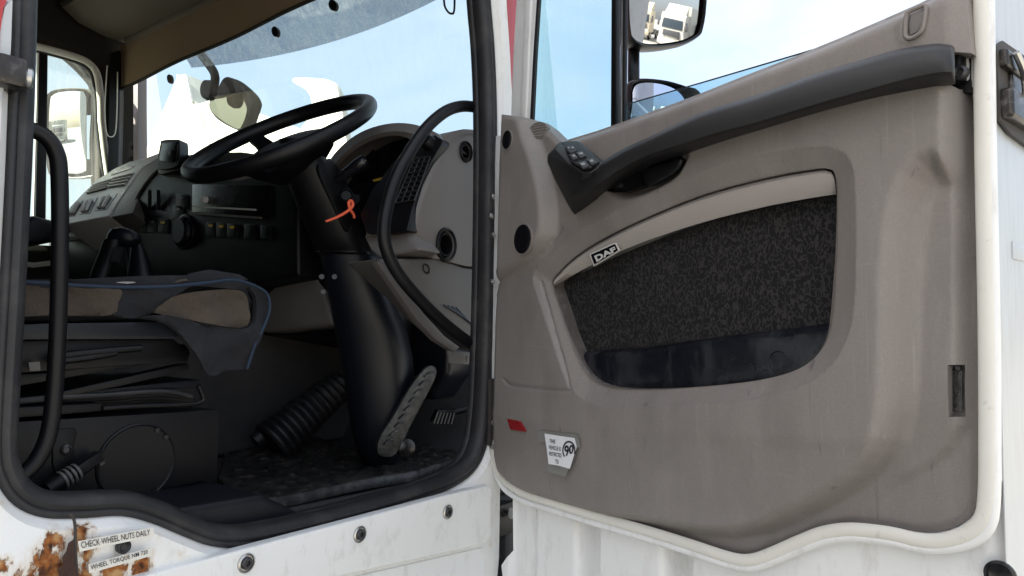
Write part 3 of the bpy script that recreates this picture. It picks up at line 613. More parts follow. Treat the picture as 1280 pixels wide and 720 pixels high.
def rocker(x, y, mk, dy=0):
    prism('switch', [PY(a, b, CY - .006) for a, b in ((x - 6, y - 8), (x + 6, y - 7), (x + 6, y + 11), (x - 6, y + 10))], V((0, .012, 0)), 'black_plastic', dash, bev=.002)
    prism('switch_mark', [PY(a, b, CY - .0085) for a, b in ((x - 2.6, y - 4.6), (x + 2.6, y - 4.4), (x + 2.2, y - 1.4), (x - 2.4, y - 1.6))], V((0, .001, 0)), mk, dash, bev=0)
for x, y, mk in ((263, 285, 'yellow_mark'), (276, 286, 'yellow_mark'), (289.5, 287, 'yellow_mark'), (203, 281, 'yellow_mark'), (190, 280.5, 'grey_trim'), (178, 280, 'grey_trim'), (311, 288, 'black_plastic'), (331, 289, 'black_plastic'), (226, 250, 'grey_trim'), (222, 264, 'grey_mark')): rocker(x, y, mk)
for x in (187, 198):
    tube('lever', [PY(x, 262, CY - .004), PY(x, 238, CY - .02)], .006, 'navy_plastic', dash, res=10, raw=True)
# passenger wing with air vents
WY = -.105
WNN = V((.12, -.72, .68)).normalized(); WOO = PY(130, 250, WY)
def PW(x, y, o=0.0): return onto(x, y, WOO + WNN * o, WNN)
wing = [(78, 280), (87, 259), (104, 241), (122, 224), (144, 210), (162, 202), (180, 198), (201, 190), (214, 189), (196, 198), (178, 209), (162, 231), (147, 253), (136, 270), (78, 281)]
wg = prism('vent_wing', [PW(x, y) for x, y in wing], V((0, .22, -.16)), 'silver_trim', dash, bev=.005, seg=3)
band = [(214, 188), (226, 191), (205, 205), (186, 226), (173, 248), (166, 266), (139, 271), (148, 254), (163, 232), (179, 210), (197, 199)]
prism('pod_band', [PW(x, y, .003) for x, y in band], V((0, .2, -.14)), 'grey_trim', dash, bev=.004)
def grille(q, n):
    q = [PW(*p, .0008) for p in q]
    quad_plate('vent_opening', q, .001, .002, 'gloss_black', dash)
    for i in range(n):
        t = (i + .5) / n; a = q[0].lerp(q[1], t) * .0 + q[1].lerp(q[0], t); b = q[2].lerp(q[3], t)
        tube('vent_slat', [a + WNN * .003, b + WNN * .003], .0035, 'silver_trim', dash, res=6, raw=True)
grille(((108, 243), (118, 231), (141, 223), (132, 237)), 4)
grille(((134, 235.5), (143, 222), (168, 215.5), (155.6, 233)), 4)
quad_plate('vent_slot', [PW(*p, .0008) for p in ((138, 219), (153, 210), (169, 206.7), (164, 211))], .001, .002, 'gloss_black', dash)
for q in (((84, 271), (95.5, 255.5), (104, 251), (93, 270)), ((99, 268), (105.6, 252), (122, 246.7), (112, 266.7)), ((118, 264), (126.7, 246.7), (146.7, 242), (133, 262))):
    q3 = [PW(*p, .0008) for p in q]; quad_plate('rocker_bed', q3, .001, .002, 'gloss_black', dash)
    for t in (.3, .62):
        a = q3[0].lerp(q3[3], t); b = q3[1].lerp(q3[2], t); tube('rocker_ridge', [a.lerp(b, .15) + WNN * .003, a.lerp(b, .85) + WNN * .005], .006, 'silver_trim', dash, res=8, raw=True)
prism('glove_strip', [PY(x, y, WY - .005) for x, y in ((78, 282), (134, 273), (130, 285), (120, 280), (78, 290))], V((0, .2, 0)), 'trim_light', dash, bev=.004)
prism('glove_handle', [PY(x, y, WY - .015) for x, y in ((78, 297), (119, 293), (116, 297), (78, 302))], V((0, .02, 0)), 'trim_light', dash, bev=.002)
prism('glove_box', [PY(x, y, WY + .01) for x, y in ((60, 284), (150, 276), (160, 350), (60, 350))], V((0, .3, 0)), 'black_plastic', dash, bev=.01)
prism('side_roll', [PX(x, y, -1.9) for x, y in ((18, 290), (40, 268), (70, 276), (92, 288), (80, 300), (50, 306), (18, 312))], V((-.1, 0, 0)), 'navy_plastic', dash, bev=.02, seg=3)
# middle knee trim between column and tunnel
kt = [(352, 299), (372, 300), (390, 330), (404, 365), (418, 408), (380, 412), (330, 417), (312, 400), (312, 372), (322, 345), (334, 318)]
prism('centre_knee_trim', [PY(x, y, -.02) for x, y in kt], V((-.03, .22, 0)), 'trim_dash', dash, bev=.02, seg=4)
tube('knee_trim_edge', [PY(x, y, -.028) for x, y in ((353, 297), (341, 303), (330, 316), (321, 332), (314, 352))], .007, 'black_plastic', dash, res=10)

# ------------------------------------------------------------------ steering wheel, column
wc = PX(352, 170, -.5); tilt = math.radians(35.5)
WN = V((.06, -math.sin(tilt), math.cos(tilt))).normalized(); WU = V((0, math.cos(tilt), math.sin(tilt))); WX = WU.cross(WN).normalized(); WU = WN.cross(WX)
sw = empty('steering_wheel', wc, truck)
ringp = [wc + (WX * math.cos(a) + WU * math.sin(a)) * .222 for a in [2 * math.pi * i / 96 for i in range(96)]]
tube('rim', ringp, .0175, 'black_plastic', sw, res=18, closed=True, raw=True, flat=1.12, up=None)
hubc = wc - WN * .055
def ell(c, a, b, n=36, p=2.6):
    out = []
    for i in range(n):
        t = 2 * math.pi * i / n; ct, st = math.cos(t), math.sin(t); out.append(c + X1 * a * math.copysign(abs(ct) ** (2 / p), ct) + WU * b * math.copysign(abs(st) ** (2 / p), st))
    return out
loft('hub', [ell(hubc + WN * h, a, b) for h, a, b in ((-.05, .05, .05), (-.01, .10, .095), (.015, .115, .105), (.032, .105, .095), (.042, .07, .06), (.045, .02, .02))], 'black_plastic', sw)
for a in (.35, math.pi - .35, -math.pi / 2 - .35, -math.pi / 2 + .35):
    dv = X1 * math.cos(a) + WU * math.sin(a); sd2 = (-X1 * math.sin(a) + WU * math.cos(a))
    loft('spoke', [[wc - WN * dz + dv * r_ + sd2 * w_ * i + WN * t_ * j for i, j in ((-1, -1), (1, -1), (1, 1), (-1, 1))] for r_, w_, t_, dz in ((.08, .03, .008, .05), (.14, .024, .008, .04), (.19, .018, .007, .014), (.218, .018, .008, .002))], 'black_plastic', sw)
colm = empty('steering_column', PX(480, 570, -.44), truck)
prof = [(178, 350, 392), (200, 352, 410), (226, 360, 426), (262, 374, 446), (300, 390, 462), (318, 398, 468), (322, 403, 474), (350, 408, 481), (385, 416, 496), (415, 421, 508), (445, 427, 515), (480, 433, 518), (515, 438, 515), (545, 443, 509), (565, 448, 504), (577, 455, 496)]
rings = []
for y, a, b in prof:
    xm = -.47 + .05 * (y - 200) / 370; c = PX((a + b) / 2, y, xm); ww = (PX(b, y, xm) - PX(a, y, xm)).length
    wpx = (b - a) / FPX * (c - CAM).dot(CV) / 2
    rings.append([c + r0 * wpx * math.copysign(abs(math.cos(t)) ** .8, math.cos(t)) + v0 * min(wpx, .085) * math.copysign(abs(math.sin(t)) ** .8, math.sin(t)) for t in [2 * math.pi * i / 40 for i in range(40)]])
loft('column_gaiter', rings[6:], 'navy_plastic', colm, label='dark smooth boot of the steering column')
prism('column_shroud', [PY(x, y, .2) for x, y in ((462, 320), (484, 330), (510, 365), (545, 408), (562, 438), (560, 470), (540, 500), (455, 500))], V((0, .1, 0)), 'navy_plastic', colm, bev=.02, seg=3)
loft('column_cowl', rings[:7], 'black_plastic', colm)
tube('cowl_joint', [p for p in rings[5]], .002, 'gloss_black', colm, closed=True, raw=True, res=8)
lathe('gaiter_foot', [(.05, 0), (.048, .02), (.03, .05), (0, .06)], PZ(482, 574, 1.24), Z1, 'navy_plastic', colm, res=24)
# upper housing with stalk and ignition lock
hull('switch_housing', [PX(x, y, c) for x, y, c in ((392, 205, -.40), (414, 195, -.42), (450, 258, -.38), (432, 290, -.38), (470, 300, -.42), (440, 240, -.45), (400, 215, -.5), (420, 300, -.5))], 'black_plastic', colm, bev=.01)
s0, s1 = PX(420, 226, -.36), PX(452, 204, -.30)
ax = (s1 - s0).normalized()
stalk = lathe('stalk', [(.009, 0), (.011, .01), (.013, .045), (.0155, .065), (.0155, .082), (.0135, .086), (.009, .086), (.0085, .089), (0, .089)], s0, ax, 'gloss_black', colm, res=24)
lathe('ignition_lock', [(.017, -.01), (.017, .008), (.013, .012), (.011, .006), (0, .006)], PX(433, 245, -.36), V((.7, -.7, .1)), 'black_plastic', colm, res=24)
for x, y in ((402, 346), (418, 346), (404, 365)): lathe('column_screw', [(.007, 0), (.006, .004), (0, .004)], PX(x, y, -.40), V((.8, -.6, 0)), 'screw', colm, res=12)

# key with its ribbon: hangs in the lock
key = empty('key_tag', PX(446, 258, -.33)); tag(key, 'orange ribbon tag hanging from the ignition key on the steering column', 'key tag')
box('key', PX(440, 250, -.345), (.02, .004, .014), 'steel', key, bev=.001)
lathe('key_head', [(0, -.003), (.012, -.003), (.012, .003), (0, .003)], PX(444.5, 249, -.33), V((.4, -.9, 0)), 'black_plastic', key, res=20)
def ribbon(name, pts, wd, par):
    P = smooth_path(pts, 6); bm = bmesh.new(); R = []
    for i, p in enumerate(P):
        t = (P[min(i + 1, len(P) - 1)] - P[max(i - 1, 0)]).normalized(); n_ = t.cross(V((.65, -.75, .1))).normalized(); ww = wd * (.7 + .3 * math.sin(math.pi * i / (len(P) - 1)))
        R.append([bm.verts.new(p + n_ * ww), bm.verts.new(p - n_ * ww)])
    for a, b in zip(R, R[1:]): bm.faces.new([a[0], a[1], b[1], b[0]])
    o = finish(name, bm, 'orange_ribbon', par); md = o.modifiers.new('s', 'SOLIDIFY'); md.thickness = .0012; return o
ribbon('ribbon', [PX(x, y, -.32) for x, y in ((407, 277), (418, 273), (430, 267), (438, 261), (441, 256), (439, 251), (436, 254), (438, 262), (442, 268), (443, 273))], .0036, key)

# ------------------------------------------------------------------ grab handles
def handle(pts, c, rad, lab):
    P = [PX(x, y, c) for x, y in pts]; h = tube('grab_handle', P, rad, 'black_plastic', truck, res=18, n=8, label=lab)
    for p, q in ((P[0], P[1]), (P[-1], P[-2])):
        lathe('handle_foot', [(rad * 1.7, -.012), (rad * 1.7, .002), (rad * 1.15, .008), (0, .008)], p, (q - p).normalized(), 'black_plastic', h, res=20)
handle(((610, 138), (594, 134), (576, 133), (556, 140), (533, 160), (512, 190), (495, 222), (484, 258), (480, 290), (485, 318), (502, 348), (530, 380), (560, 408), (592, 432), (612, 444)), -.065, .0125, 'black grab handle on the front pillar')
handle(((22, 160), (42, 163), (58, 172), (69, 188), (74, 215), (75, 300), (72, 420), (67, 500), (60, 545), (46, 575), (28, 594), (10, 606)), -.055, .0098, 'black grab handle inside the rear pillar')

# ------------------------------------------------------------------ pedals, gaiter
pe = empty('brake_pedal', PX(498, 560, -.4), truck); pe['label'] = 'treadplate pedal beside the column boot'
pq = [PX(x, y, -.315) for x, y in c2(((472, 566), (476, 545), (492, 520), (512, 485), (530, 462), (540, 457), (546, 463), (542, 478), (524, 512), (510, 540), (496, 566), (485, 572)), 3, True)]
prism('pedal_plate', pq, V((-.02, .012, 0)), 'mat_rubber', pe, bev=.003)
for i in range(9):
    t = i / 8; a = lerp2((486, 552), (536, 468), t)
    for s in (-1, 1): tube('tread_bar', [PX(a[0] - 6 * s + 1, a[1] + (3 if s > 0 else -3), -.312), PX(a[0] + 1, a[1] - 2, -.312)], .0022, 'greasy_metal', pe, res=6, raw=True)
lathe('pedal_pivot', [(0, -.02), (.022, -.02), (.022, .004), (.016, .008), (0, .008)], PX(508, 560, -.315), V((.9, -.4, .1)), 'greasy_metal', pe, res=20)
pe2 = empty('accelerator_pedal', PX(560, 530, -.3), truck); pe2['label'] = 'ribbed accelerator pedal in the corner of the footwell'
prism('pedal_pad', [PX(x, y, -.36) for x, y in ((540, 527), (548, 512), (570, 512), (566, 528), (554, 532))], V((-.02, .01, 0)), 'black_plastic', pe2, bev=.003)
for i in range(6): tube('pad_rib', [PX(542 + i * 4.4, 530, -.357), PX(547 + i * 4.2, 516, -.357)], .0022, 'grey_trim', pe2, res=6, raw=True)
tube('pedal_arm', [PX(562, 516, -.37), PX(585, 510, -.36), PX(600, 500, -.34)], .01, 'black_plastic', pe2, res=10)
gp0, gp1 = PZ(338, 556, 1.28), PX(428, 478, -.72)
gp0 = PX(338, 556, -.76)
gt = empty('lever_gaiter', gp0, truck); gt['label'] = 'corrugated black rubber gaiter on the floor beside the column'
gax = (gp1 - gp0); glen = gax.length; gprof = [(0, 0)]
for i in range(13):
    b = i / 13 * glen; rr = .066 - .02 * i / 13; gprof += [(rr * .9, b), (rr, b + glen * .025), (rr, b + glen * .05), (rr * .9, b + glen * .07)]
gprof += [(.03, glen), (0, glen)]
lathe('bellows', gprof, gp0, gax, 'bellows_rubber', gt, res=28)
lathe('bellows_end', [(0, -.01), (.02, -.01), (.022, .01), (0, .02)], PX(322, 549, -.76), gax, 'bellows_rubber', gt, res=16)

# gear lever
gl = empty('gear_lever', PX(130, 345, -.95), truck); gl['label'] = 'black gear lever with broad knob between the seats'
def blob(name, prof, xm, mt, par, dep=.8):
    R = []
    for y, a, b in prof:
        c = PX((a + b) / 2, y, xm); wpx = (b - a) / FPX * (c - CAM).dot(CV) / 2
        R.append([c + r0 * wpx * math.cos(t) + v0 * wpx * dep * math.sin(t) for t in [2 * math.pi * i / 24 for i in range(24)]])
    return loft(name, R, mt, par)
blob('lever_stem', [(300, 130, 152), (318, 124, 148), (335, 117, 140), (360, 108, 130)], -.95, 'black_plastic', gl)
blob('lever_knob', [(285, 146, 158), (287, 140, 165), (293, 136, 174), (300, 135, 176), (305, 138, 172), (309, 146, 160)], -.95, 'navy_plastic', gl)
quad_plate('lever_badge', [PX(x, y, -.90) for x, y in ((143, 308), (154, 309), (150, 328), (138, 327))], .0, .004, 'gloss_black', gl)
blob('lever_boot', [(300, 166, 176), (320, 163, 184), (345, 160, 192), (372, 156, 200)], -1.0, 'navy_plastic', gl)

# ------------------------------------------------------------------ driver's seat
SXX = -.2
seat = empty('driver_seat', (-.45, -.7, 1.345), truck)
bx = [PX(x, y, SXX) for x, y in ((-40, 531), (273, 512), (275, 514), (271, 597), (240, 605), (-40, 660))]
prism('seat_box', bx, V((-.5, 0, 0)), 'black_plastic', seat, bev=.003)
c = PX(171, 578, SXX)
lid = lathe('round_cover', [(.0605, -.002), (.0605, .003), (.058, .0045), (.056, .003), (.0, .003)], c, X1, 'black_plastic', seat, res=56, angle=12)
for a in (40, 60, 172, 300): lathe('cover_tab', [(0, 0), (.004, 0), (.004, .003), (0, .003)], c + Y1 * math.cos(math.radians(a)) * .054 + Z1 * math.sin(math.radians(a)) * .054 + X1 * .003, X1, 'gloss_black', seat, res=8)
prism('lock_plate', [PX(x, y, SXX + .004) for x, y in ((66, 537), (95, 535), (97, 542), (93, 556), (95, 590), (84, 592), (80, 598), (70, 596), (66, 580))], V((-.01, 0, 0)), 'black_plastic', seat, bev=.002)
lathe('lock_screw', [(.0075, 0), (.0075, .004), (.005, .006), (.004, .003), (0, .003)], PX(82, 562, SXX + .004), X1, 'screw', seat, res=18)
hs_ = [PX(60, 612, SXX + .03), PX(78, 600, SXX + .03), PX(95, 590, SXX + .028), PX(112, 578, SXX + .024), PX(118, 574, SXX + .02)]
hose = tube('adjust_lever', hs_, lambda t: .012 if t < .35 else (.0085 if t < .5 else .0105), 'black_plastic', seat, res=14)
box('lever_grip', PX(111, 578, SXX + .026), (.02, .035, .016), 'black_plastic', seat, ax=(X1, (hs_[-1] - hs_[0]).normalized(), (hs_[-1] - hs_[0]).normalized().cross(X1)), bev=.003)
for i in range(4):
    p = hs_[1].lerp(hs_[2], i / 3); lathe('lever_ring', [(.013, -.0018), (.0135, .0), (.013, .0018)], p, hs_[2] - hs_[1], 'grey_trim', seat, res=18)
# suspension: stacked plates above the box
def plate(name, q, dep, mt, c=SXX, bev=.003): return prism(name, [PX(x, y, c) for x, y in q], V((-dep, 0, 0)), mt, seat, bev=bev)
plate('slide_rail', ((-30, 512), (128, 504), (128, 514), (-30, 527)), .4, 'black_plastic')
tube('rail_rod', [PX(x, y, SXX + .002) for x, y in ((128, 511), (170, 508), (230, 506), (250, 503), (254, 497), (248, 482))], .004, 'black_plastic', seat, res=10)
for k in range(4):
    tube('air_hose', [PX(x, y + k * 3.6, SXX - .012 - .012 * k) for x, y in ((60, 497), (130, 494), (180, 490), (215, 490), (240, 496))], .0042, 'rubber', seat, res=8)
plate('scissor_arm', ((62, 493), (236, 454), (237, 463), (150, 483), (62, 500)), .03, 'black_plastic', SXX - .01)
plate('lower_frame', ((-30, 503), (250, 474), (250, 483), (-30, 512)), .36, 'navy_plastic', SXX - .02)
plate('upper_frame', ((-30, 470), (60, 466), (237, 430), (238, 446), (-30, 492)), .36, 'black_plastic', SXX - .03)
plate('side_cover', ((-30, 408), (60, 404), (215, 402), (225, 420), (215, 424), (-30, 425)), .5, 'navy_plastic', SXX + .004)
plate('side_plate', ((-30, 426), (218, 424), (236, 440), (236, 452), (-30, 470)), .45, 'black_plastic', SXX - .014)
for y0, x1 in ((447, 145), (441, 176)): tube('seat_lever', [PX(60, y0 + 6, SXX + .004), PX(110, y0, SXX + .006), PX(x1, y0 - 6, SXX + .004)], .0055, 'black_plastic', seat, res=10)
quad_plate('seat_label', [PX(x, y, SXX + .002) for x, y in ((35, 453), (49, 452), (50, 463), (37, 464))], .002, .001, 'grey_trim', seat)
# cushion and backrest
cu = [(-60, 352), (40, 350), (150, 348), (240, 347), (290, 350), (312, 360), (318, 378), (312, 405), (250, 402), (150, 400), (-60, 404)]
prism('cushion', [PX(x, y, SXX - .012) for x, y in cu], V((-.46, 0, 0)), 'cover_navy', seat, bev=.02, seg=4)
prism('backrest', [PX(x, y, SXX - .02) for x, y in ((-60, 480), (-60, 240), (6, 262), (28, 300), (34, 360), (36, 450), (30, 478))], V((-.44, 0, 0)), 'cover_navy', seat, bev=.02, seg=4)

# worn seat cover lying over the cushion
cov = empty('seat_cover', PX(200, 400, SXX)); tag(cov, 'worn navy and brown seat cover with blue piping draped over the driver seat', 'seat cover')
CX = SXX + .006
def sheet(name, pts, mt, c=CX, amp=.004, sk=.012, seed=1.0):
    P = [PX(x, y, c) for x, y in pts]; return relief(name, [(p.y, p.z) for p in P], lambda s, z, h: V((c + h, s, z)), lambda A: amp * (np.sin(A[:, 0] * 60 * seed + A[:, 1] * 35) + .6 * np.sin(A[:, 0] * 23 - A[:, 1] * 90 * seed + 1) + .2 * np.sin(A[:, 0] * 150 + 30 * np.sin(A[:, 1] * 25 * seed)) + .15 * np.sin(A[:, 1] * 190 + 8 * np.sin(A[:, 0] * 40))), .006, mt, cov, skirt=sk, angle=70)
sheet('brown_panel', c2(((-40, 357), (40, 357), (100, 359), (152, 361), (147, 378), (136, 394), (60, 394), (-40, 396)), 3, True), 'seat_brown', CX + .004)
sheet('brown_panel', c2(((194, 391), (206, 377), (222, 369), (260, 363), (292, 362), (306, 369), (310, 385), (308, 408), (280, 408), (235, 399)), 3, True), 'seat_brown', CX + .006, seed=1.3)
sheet('navy_panel', c2(((140, 394), (150, 376), (154, 360), (200, 357), (240, 356), (222, 367), (204, 376), (190, 392), (178, 398)), 3, True), 'cover_navy', CX + .002)
fl = [(180, 397), (205, 394), (240, 401), (275, 409), (306, 411), (318, 402), (324, 385), (322, 370), (312, 360), (322, 357), (334, 366), (338, 385), (332, 405), (322, 425), (314, 446), (309, 461), (285, 463), (266, 470), (255, 464), (244, 446), (232, 428), (222, 415), (205, 404)]
sheet('hanging_flap', c2(fl, 3, True), 'cover_navy', CX + .012, amp=.006, seed=.8)
sheet('top_roll', c2(((-40, 350), (90, 349), (150, 346), (235, 344), (290, 348), (318, 358), (300, 362), (230, 356), (150, 361), (-40, 357)), 3, True), 'cover_navy', CX + .004, amp=.003)
tube('piping', [PX(x, y, CX + .018) for x, y in ((-40, 352), (36, 353), (100, 357), (160, 359), (210, 358), (245, 355), (270, 352), (285, 350), (300, 351), (320, 358), (334, 368), (337, 386), (330, 408), (320, 428), (313, 448), (309, 461))], .0028, 'piping_blue', cov, res=8)
rng = random.Random(5)
lap = [PX(x, y, SXX - .02) for x, y in ((130, 347), (160, 346), (200, 345), (235, 347))]
hull('worn_fold', [PX(x, y, c) for x, y, c in ((118, 351, -.2), (190, 345, -.2), (205, 349, -.2), (160, 355, -.19), (130, 347, -.4), (180, 346, -.42))], 'seat_dust', cov, bev=.002)
hull('buckle_fold', [PX(x, y, c) for x, y, c in ((232, 343, -.22), (255, 338, -.24), (290, 342, -.22), (312, 350, -.21), (285, 350, -.2), (245, 351, -.2), (262, 337, -.34), (300, 343, -.34))], 'cover_navy', cov, bev=.003)
hull('tan_fold', [PX(x, y, c) for x, y, c in ((205, 352, -.192), (232, 347, -.195), (236, 351, -.19), (212, 355, -.188), (222, 347, -.26))], 'seat_brown', cov, bev=.002)

# ------------------------------------------------------------------ floor mat
mo = [PZ(x, y, 1.262) for x, y in ((272, 597), (308, 627), (330, 624), (400, 611), (450, 602), (520, 588), (575, 572), (594, 556), (560, 545), (500, 552), (440, 560), (390, 545), (330, 553), (280, 566))]
def math_h(A):
    s, y = A[:, 0], A[:, 1]; k = 2 * math.pi / .052
    a = np.sin(k * s + 1.4 * np.sin(k * y * .37)) * np.sin(k * .7 * y + 1.2 * np.sin(k * .23 * s)); d = -sdf(A, [(p.x, p.y) for p in mo])
    rim = np.exp(-((d - .006) / .006) ** 2)
    return .0045 * sst(a, .15, .6) * sst(d, .012, .03) + .006 * rim + .002 * np.sin(31 * s + 17 * y)
fm = relief('floor_mat', [(p.x, p.y) for p in mo], lambda x, y, h: V((x, y, 1.258 + h)), math_h, .007, 'mat_rubber', None, skirt=.02, angle=75)
tag(fm, 'muddy black rubber floor mat with moulded tread in the driver footwell', 'floor mat')
# threshold strip just inside the seal
tp = [PZ(x, y, 1.268) for x, y in ((240, 640), (300, 655), (400, 632), (500, 606), (560, 588), (592, 566), (596, 572), (570, 590), (500, 612), (400, 640), (300, 664), (230, 650))]
prism('threshold_plate', tp, V((0, 0, -.03)), 'rubber', truck, bev=.002)

# ------------------------------------------------------------------ clip-on camera on the dash
dc = empty('dash_camera', PY(214, 214, CY - .05)); tag(dc, 'small black camera unit standing on top of the dash centre', 'camera unit')
prism('body', [PY(x, y, CY - .04) for x, y in c2(((203, 175), (220, 174), (224, 177), (224, 200), (219, 209), (201, 212), (196, 207), (200, 180)), 3, True)], V((-.02, .04, 0)), 'black_plastic', dc, bev=.008, seg=3)
prism('face', [PY(x, y, CY - .043) for x, y in c2(((204, 178), (220, 177), (222, 182), (220, 198), (214, 203), (202, 202), (199, 198), (202, 182)), 3, True)], V((0, .006, 0)), 'gloss_black', dc, bev=.002)
lathe('lens', [(.008, 0), (.008, .003), (.005, .004), (0, .003)], PY(214, 191, CY - .043), -Y1, 'screw', dc, res=16)
prism('stand', [PY(x, y, CY - .03) for x, y in ((196, 206), (225, 201), (226, 213), (198, 218))], V((-.02, .04, 0)), 'navy_plastic', dc, bev=.006)

# ------------------------------------------------------------------ the open door
door = empty('driver_door', D3(0, 1.28, 0), truck); door['label'] = 'open driver door with taupe trim panel'
PHT = .045
def S(pts, h=PHT): return [DS(x, y, h) for x, y in pts]
def to_door(s, z, h): return D3(s, z, h)
trim_px = [(627, 143), (640, 144.5), (655, 146.5), (668, 150), (684, 160), (700, 176), (730, 196), (765, 214), (800, 200), (860, 172), (930, 148), (1010, 122), (1080, 103), (1150, 93), (1190, 106), (1213, 112), (1217, 150), (1221.5, 205), (1223, 400), (1222.5, 600), (1220, 630), (1213, 646), (1194, 659), (1171, 665), (1147, 664.5), (1112, 658), (1069, 653.5), (1034, 658), (999, 673), (956, 690), (936, 694.5), (909, 690), (858, 673), (800, 655), (733, 637), (677, 621), (650, 611), (627, 595), (619, 578), (616.5, 545), (617.5, 480), (619.5, 400), (622, 300), (624.5, 200)]
tp_a, tp_b = trim_px[:16], trim_px[16:]
outl_px = tp_a + c2(tp_b, 3); outl = S(outl_px, .02)
pocket_px = c2(((691, 352), (697, 343), (715, 325), (745, 304), (800, 276), (880, 243.5), (960, 222), (1020, 211.5), (1036, 211.5), (1044, 217), (1047, 243), (1046, 300), (1043, 350), (1038, 405), (1030, 432), (1014, 452), (990, 465), (950, 475), (890, 482), (820, 486), (770, 484), (742, 473), (726, 452), (712, 420), (700, 385), (692, 362)), 3, True)
PK = .030
pocket = S(pocket_px, PK)
surround = S(c2(((668, 345), (690, 320), (730, 288), (800, 252), (880, 217), (950, 195), (1010, 185), (1048, 188), (1064, 205), (1069, 240), (1070, 330), (1066, 395), (1054, 435), (1030, 465), (995, 485), (940, 499), (870, 506), (800, 510), (752, 507), (722, 492), (704, 462), (690, 420), (677, 380)), 3, True), .042)
low = S([(1172, 190), (1162, 185), (1143, 193), (1124, 214), (1110, 244), (1102, 290), (1098, 340), (1096, 430), (1093, 510), (1088, 545), (1080, 561), (1069, 576), (1050, 595), (1014, 617), (975, 636), (936, 653), (897, 661), (846, 657), (780, 646), (700, 640), (700, 760), (1300, 760), (1300, 190)], PHT)
flange = S([(1184, 90), (1184, 200), (1185, 400), (1184.5, 533), (1171, 560), (1151, 578), (1116, 597), (1089, 611), (1053, 638), (1000, 690), (1000, 760), (1300, 760), (1300, 90)], .03)
corner = S(c2(((600, 120), (655, 138), (668, 170), (681, 205), (690, 245), (691, 285), (681, 312), (655, 335), (622, 353), (600, 365)), 3, True), .05)
kink = S([(560, 505), (617, 512), (717, 527), (800, 531), (900, 533), (1000, 535), (1100, 540), (1100, 760), (560, 760)], PHT)
hatch_line = S([(672, 352), (680, 378), (692, 420), (704, 460), (713, 488), (690, 487), (655, 484), (636, 481), (629, 474)], PHT)
corner_line = S([(621, 354), (640, 345), (662, 330), (680, 316), (694, 298), (702, 285)], PHT)
grip = S(c2(((760, 236), (775, 222), (800, 208), (840, 196), (862, 190), (856, 208), (846, 222), (825, 235), (798, 246), (775, 248)), 3, True), .04)
slot = S([(1188, 456), (1205, 456), (1205, 521), (1188, 521)], .0)
def trim_rings():
    out = []
    def near(line, offs, closed):
        l_ = resample(line, .004, closed); t_ = np.gradient(l_, axis=0); n_ = np.c_[t_[:, 1], -t_[:, 0]]; n_ /= np.linalg.norm(n_, axis=1)[:, None] + 1e-9
        for o_ in offs:
            q = l_ + n_ * o_; ok = (sdf(q, outl) < -.004) & (sdf(q, pocket) > .003) & (sdf(q, slot) > .003); out.append(q[ok])
    near(surround, (-.0042, -.0015, .0015), True); near(hatch_line, (-.0035, -.0012, .0012, .0035), False); near(corner_line, (-.0035, 0, .0035), False); near(flange[:10], (-.008, -.004, 0, .003), False)
    return out
def trim_h(P):
    dO = -sdf(P, outl)
    h = np.full(len(P), PHT)
    d = -sdf(P, surround); h -= .018 * np.clip(d / .036, 0, 1) + .0012 * sst(d, -.001, .002)
    d = -sdf(P, kink); h -= .15 * np.maximum(d, 0) * sst(d, 0, .03)
    d = -sdf(P, low); wz = 1 - sst(P[:, 1], 1.42, 1.56); lv = PHT - .036 - .014 * wz
    f = sst(d, -.003, .038 - .014 * wz); h = h * (1 - f) + lv * f
    f = sst(-sdf(P, flange), -.004, .012); h = h * (1 - f) + (-.009) * f
    d = -sdf(P, corner); h += .026 * sst(d, -.012, .022)
    h -= .0035 * np.exp(-(dline(P, hatch_line) / .0026) ** 2)
    h -= .004 * np.exp(-(dline(P, corner_line) / .0028) ** 2)
    d = -sdf(P, grip); h -= .03 * sst(d, -.004, .016)
    h -= .005 * (1 - sst(dO, 0, .012)) ** 2
    return h
for _ in range(3): outl = [DS(x, y, h) for (x, y), h in zip(outl_px, trim_h(np.array(outl)))]
trim = relief('trim_panel', outl, to_door, trim_h, .004, 'trim_brown', door, holes=[pocket, slot], rings=trim_rings(), skirt=.03, angle=50, label='taupe moulded plastic trim panel with scuffs')
# recessed slot at the latch edge
sq = [(1188, 456), (1205, 456), (1205, 521), (1188, 521)]
prism('slot_bed', [DP(x, y, -.012) for x, y in ((1180, 450), (1212, 450), (1212, 528), (1180, 528))], -DN * .004, 'trim_dash', door, bev=0)
prism('slot_insert', [DP(x, y, -.006) for x, y in ((1190, 461), (1203, 461), (1203, 514), (1190, 514))], -DN * .004, 'mat_rubber', door, bev=.001)
lathe('slot_screw', [(.004, 0), (.003, .003), (0, .003)], DP(1198, 460, -.006), DN, 'screw', door, res=10)

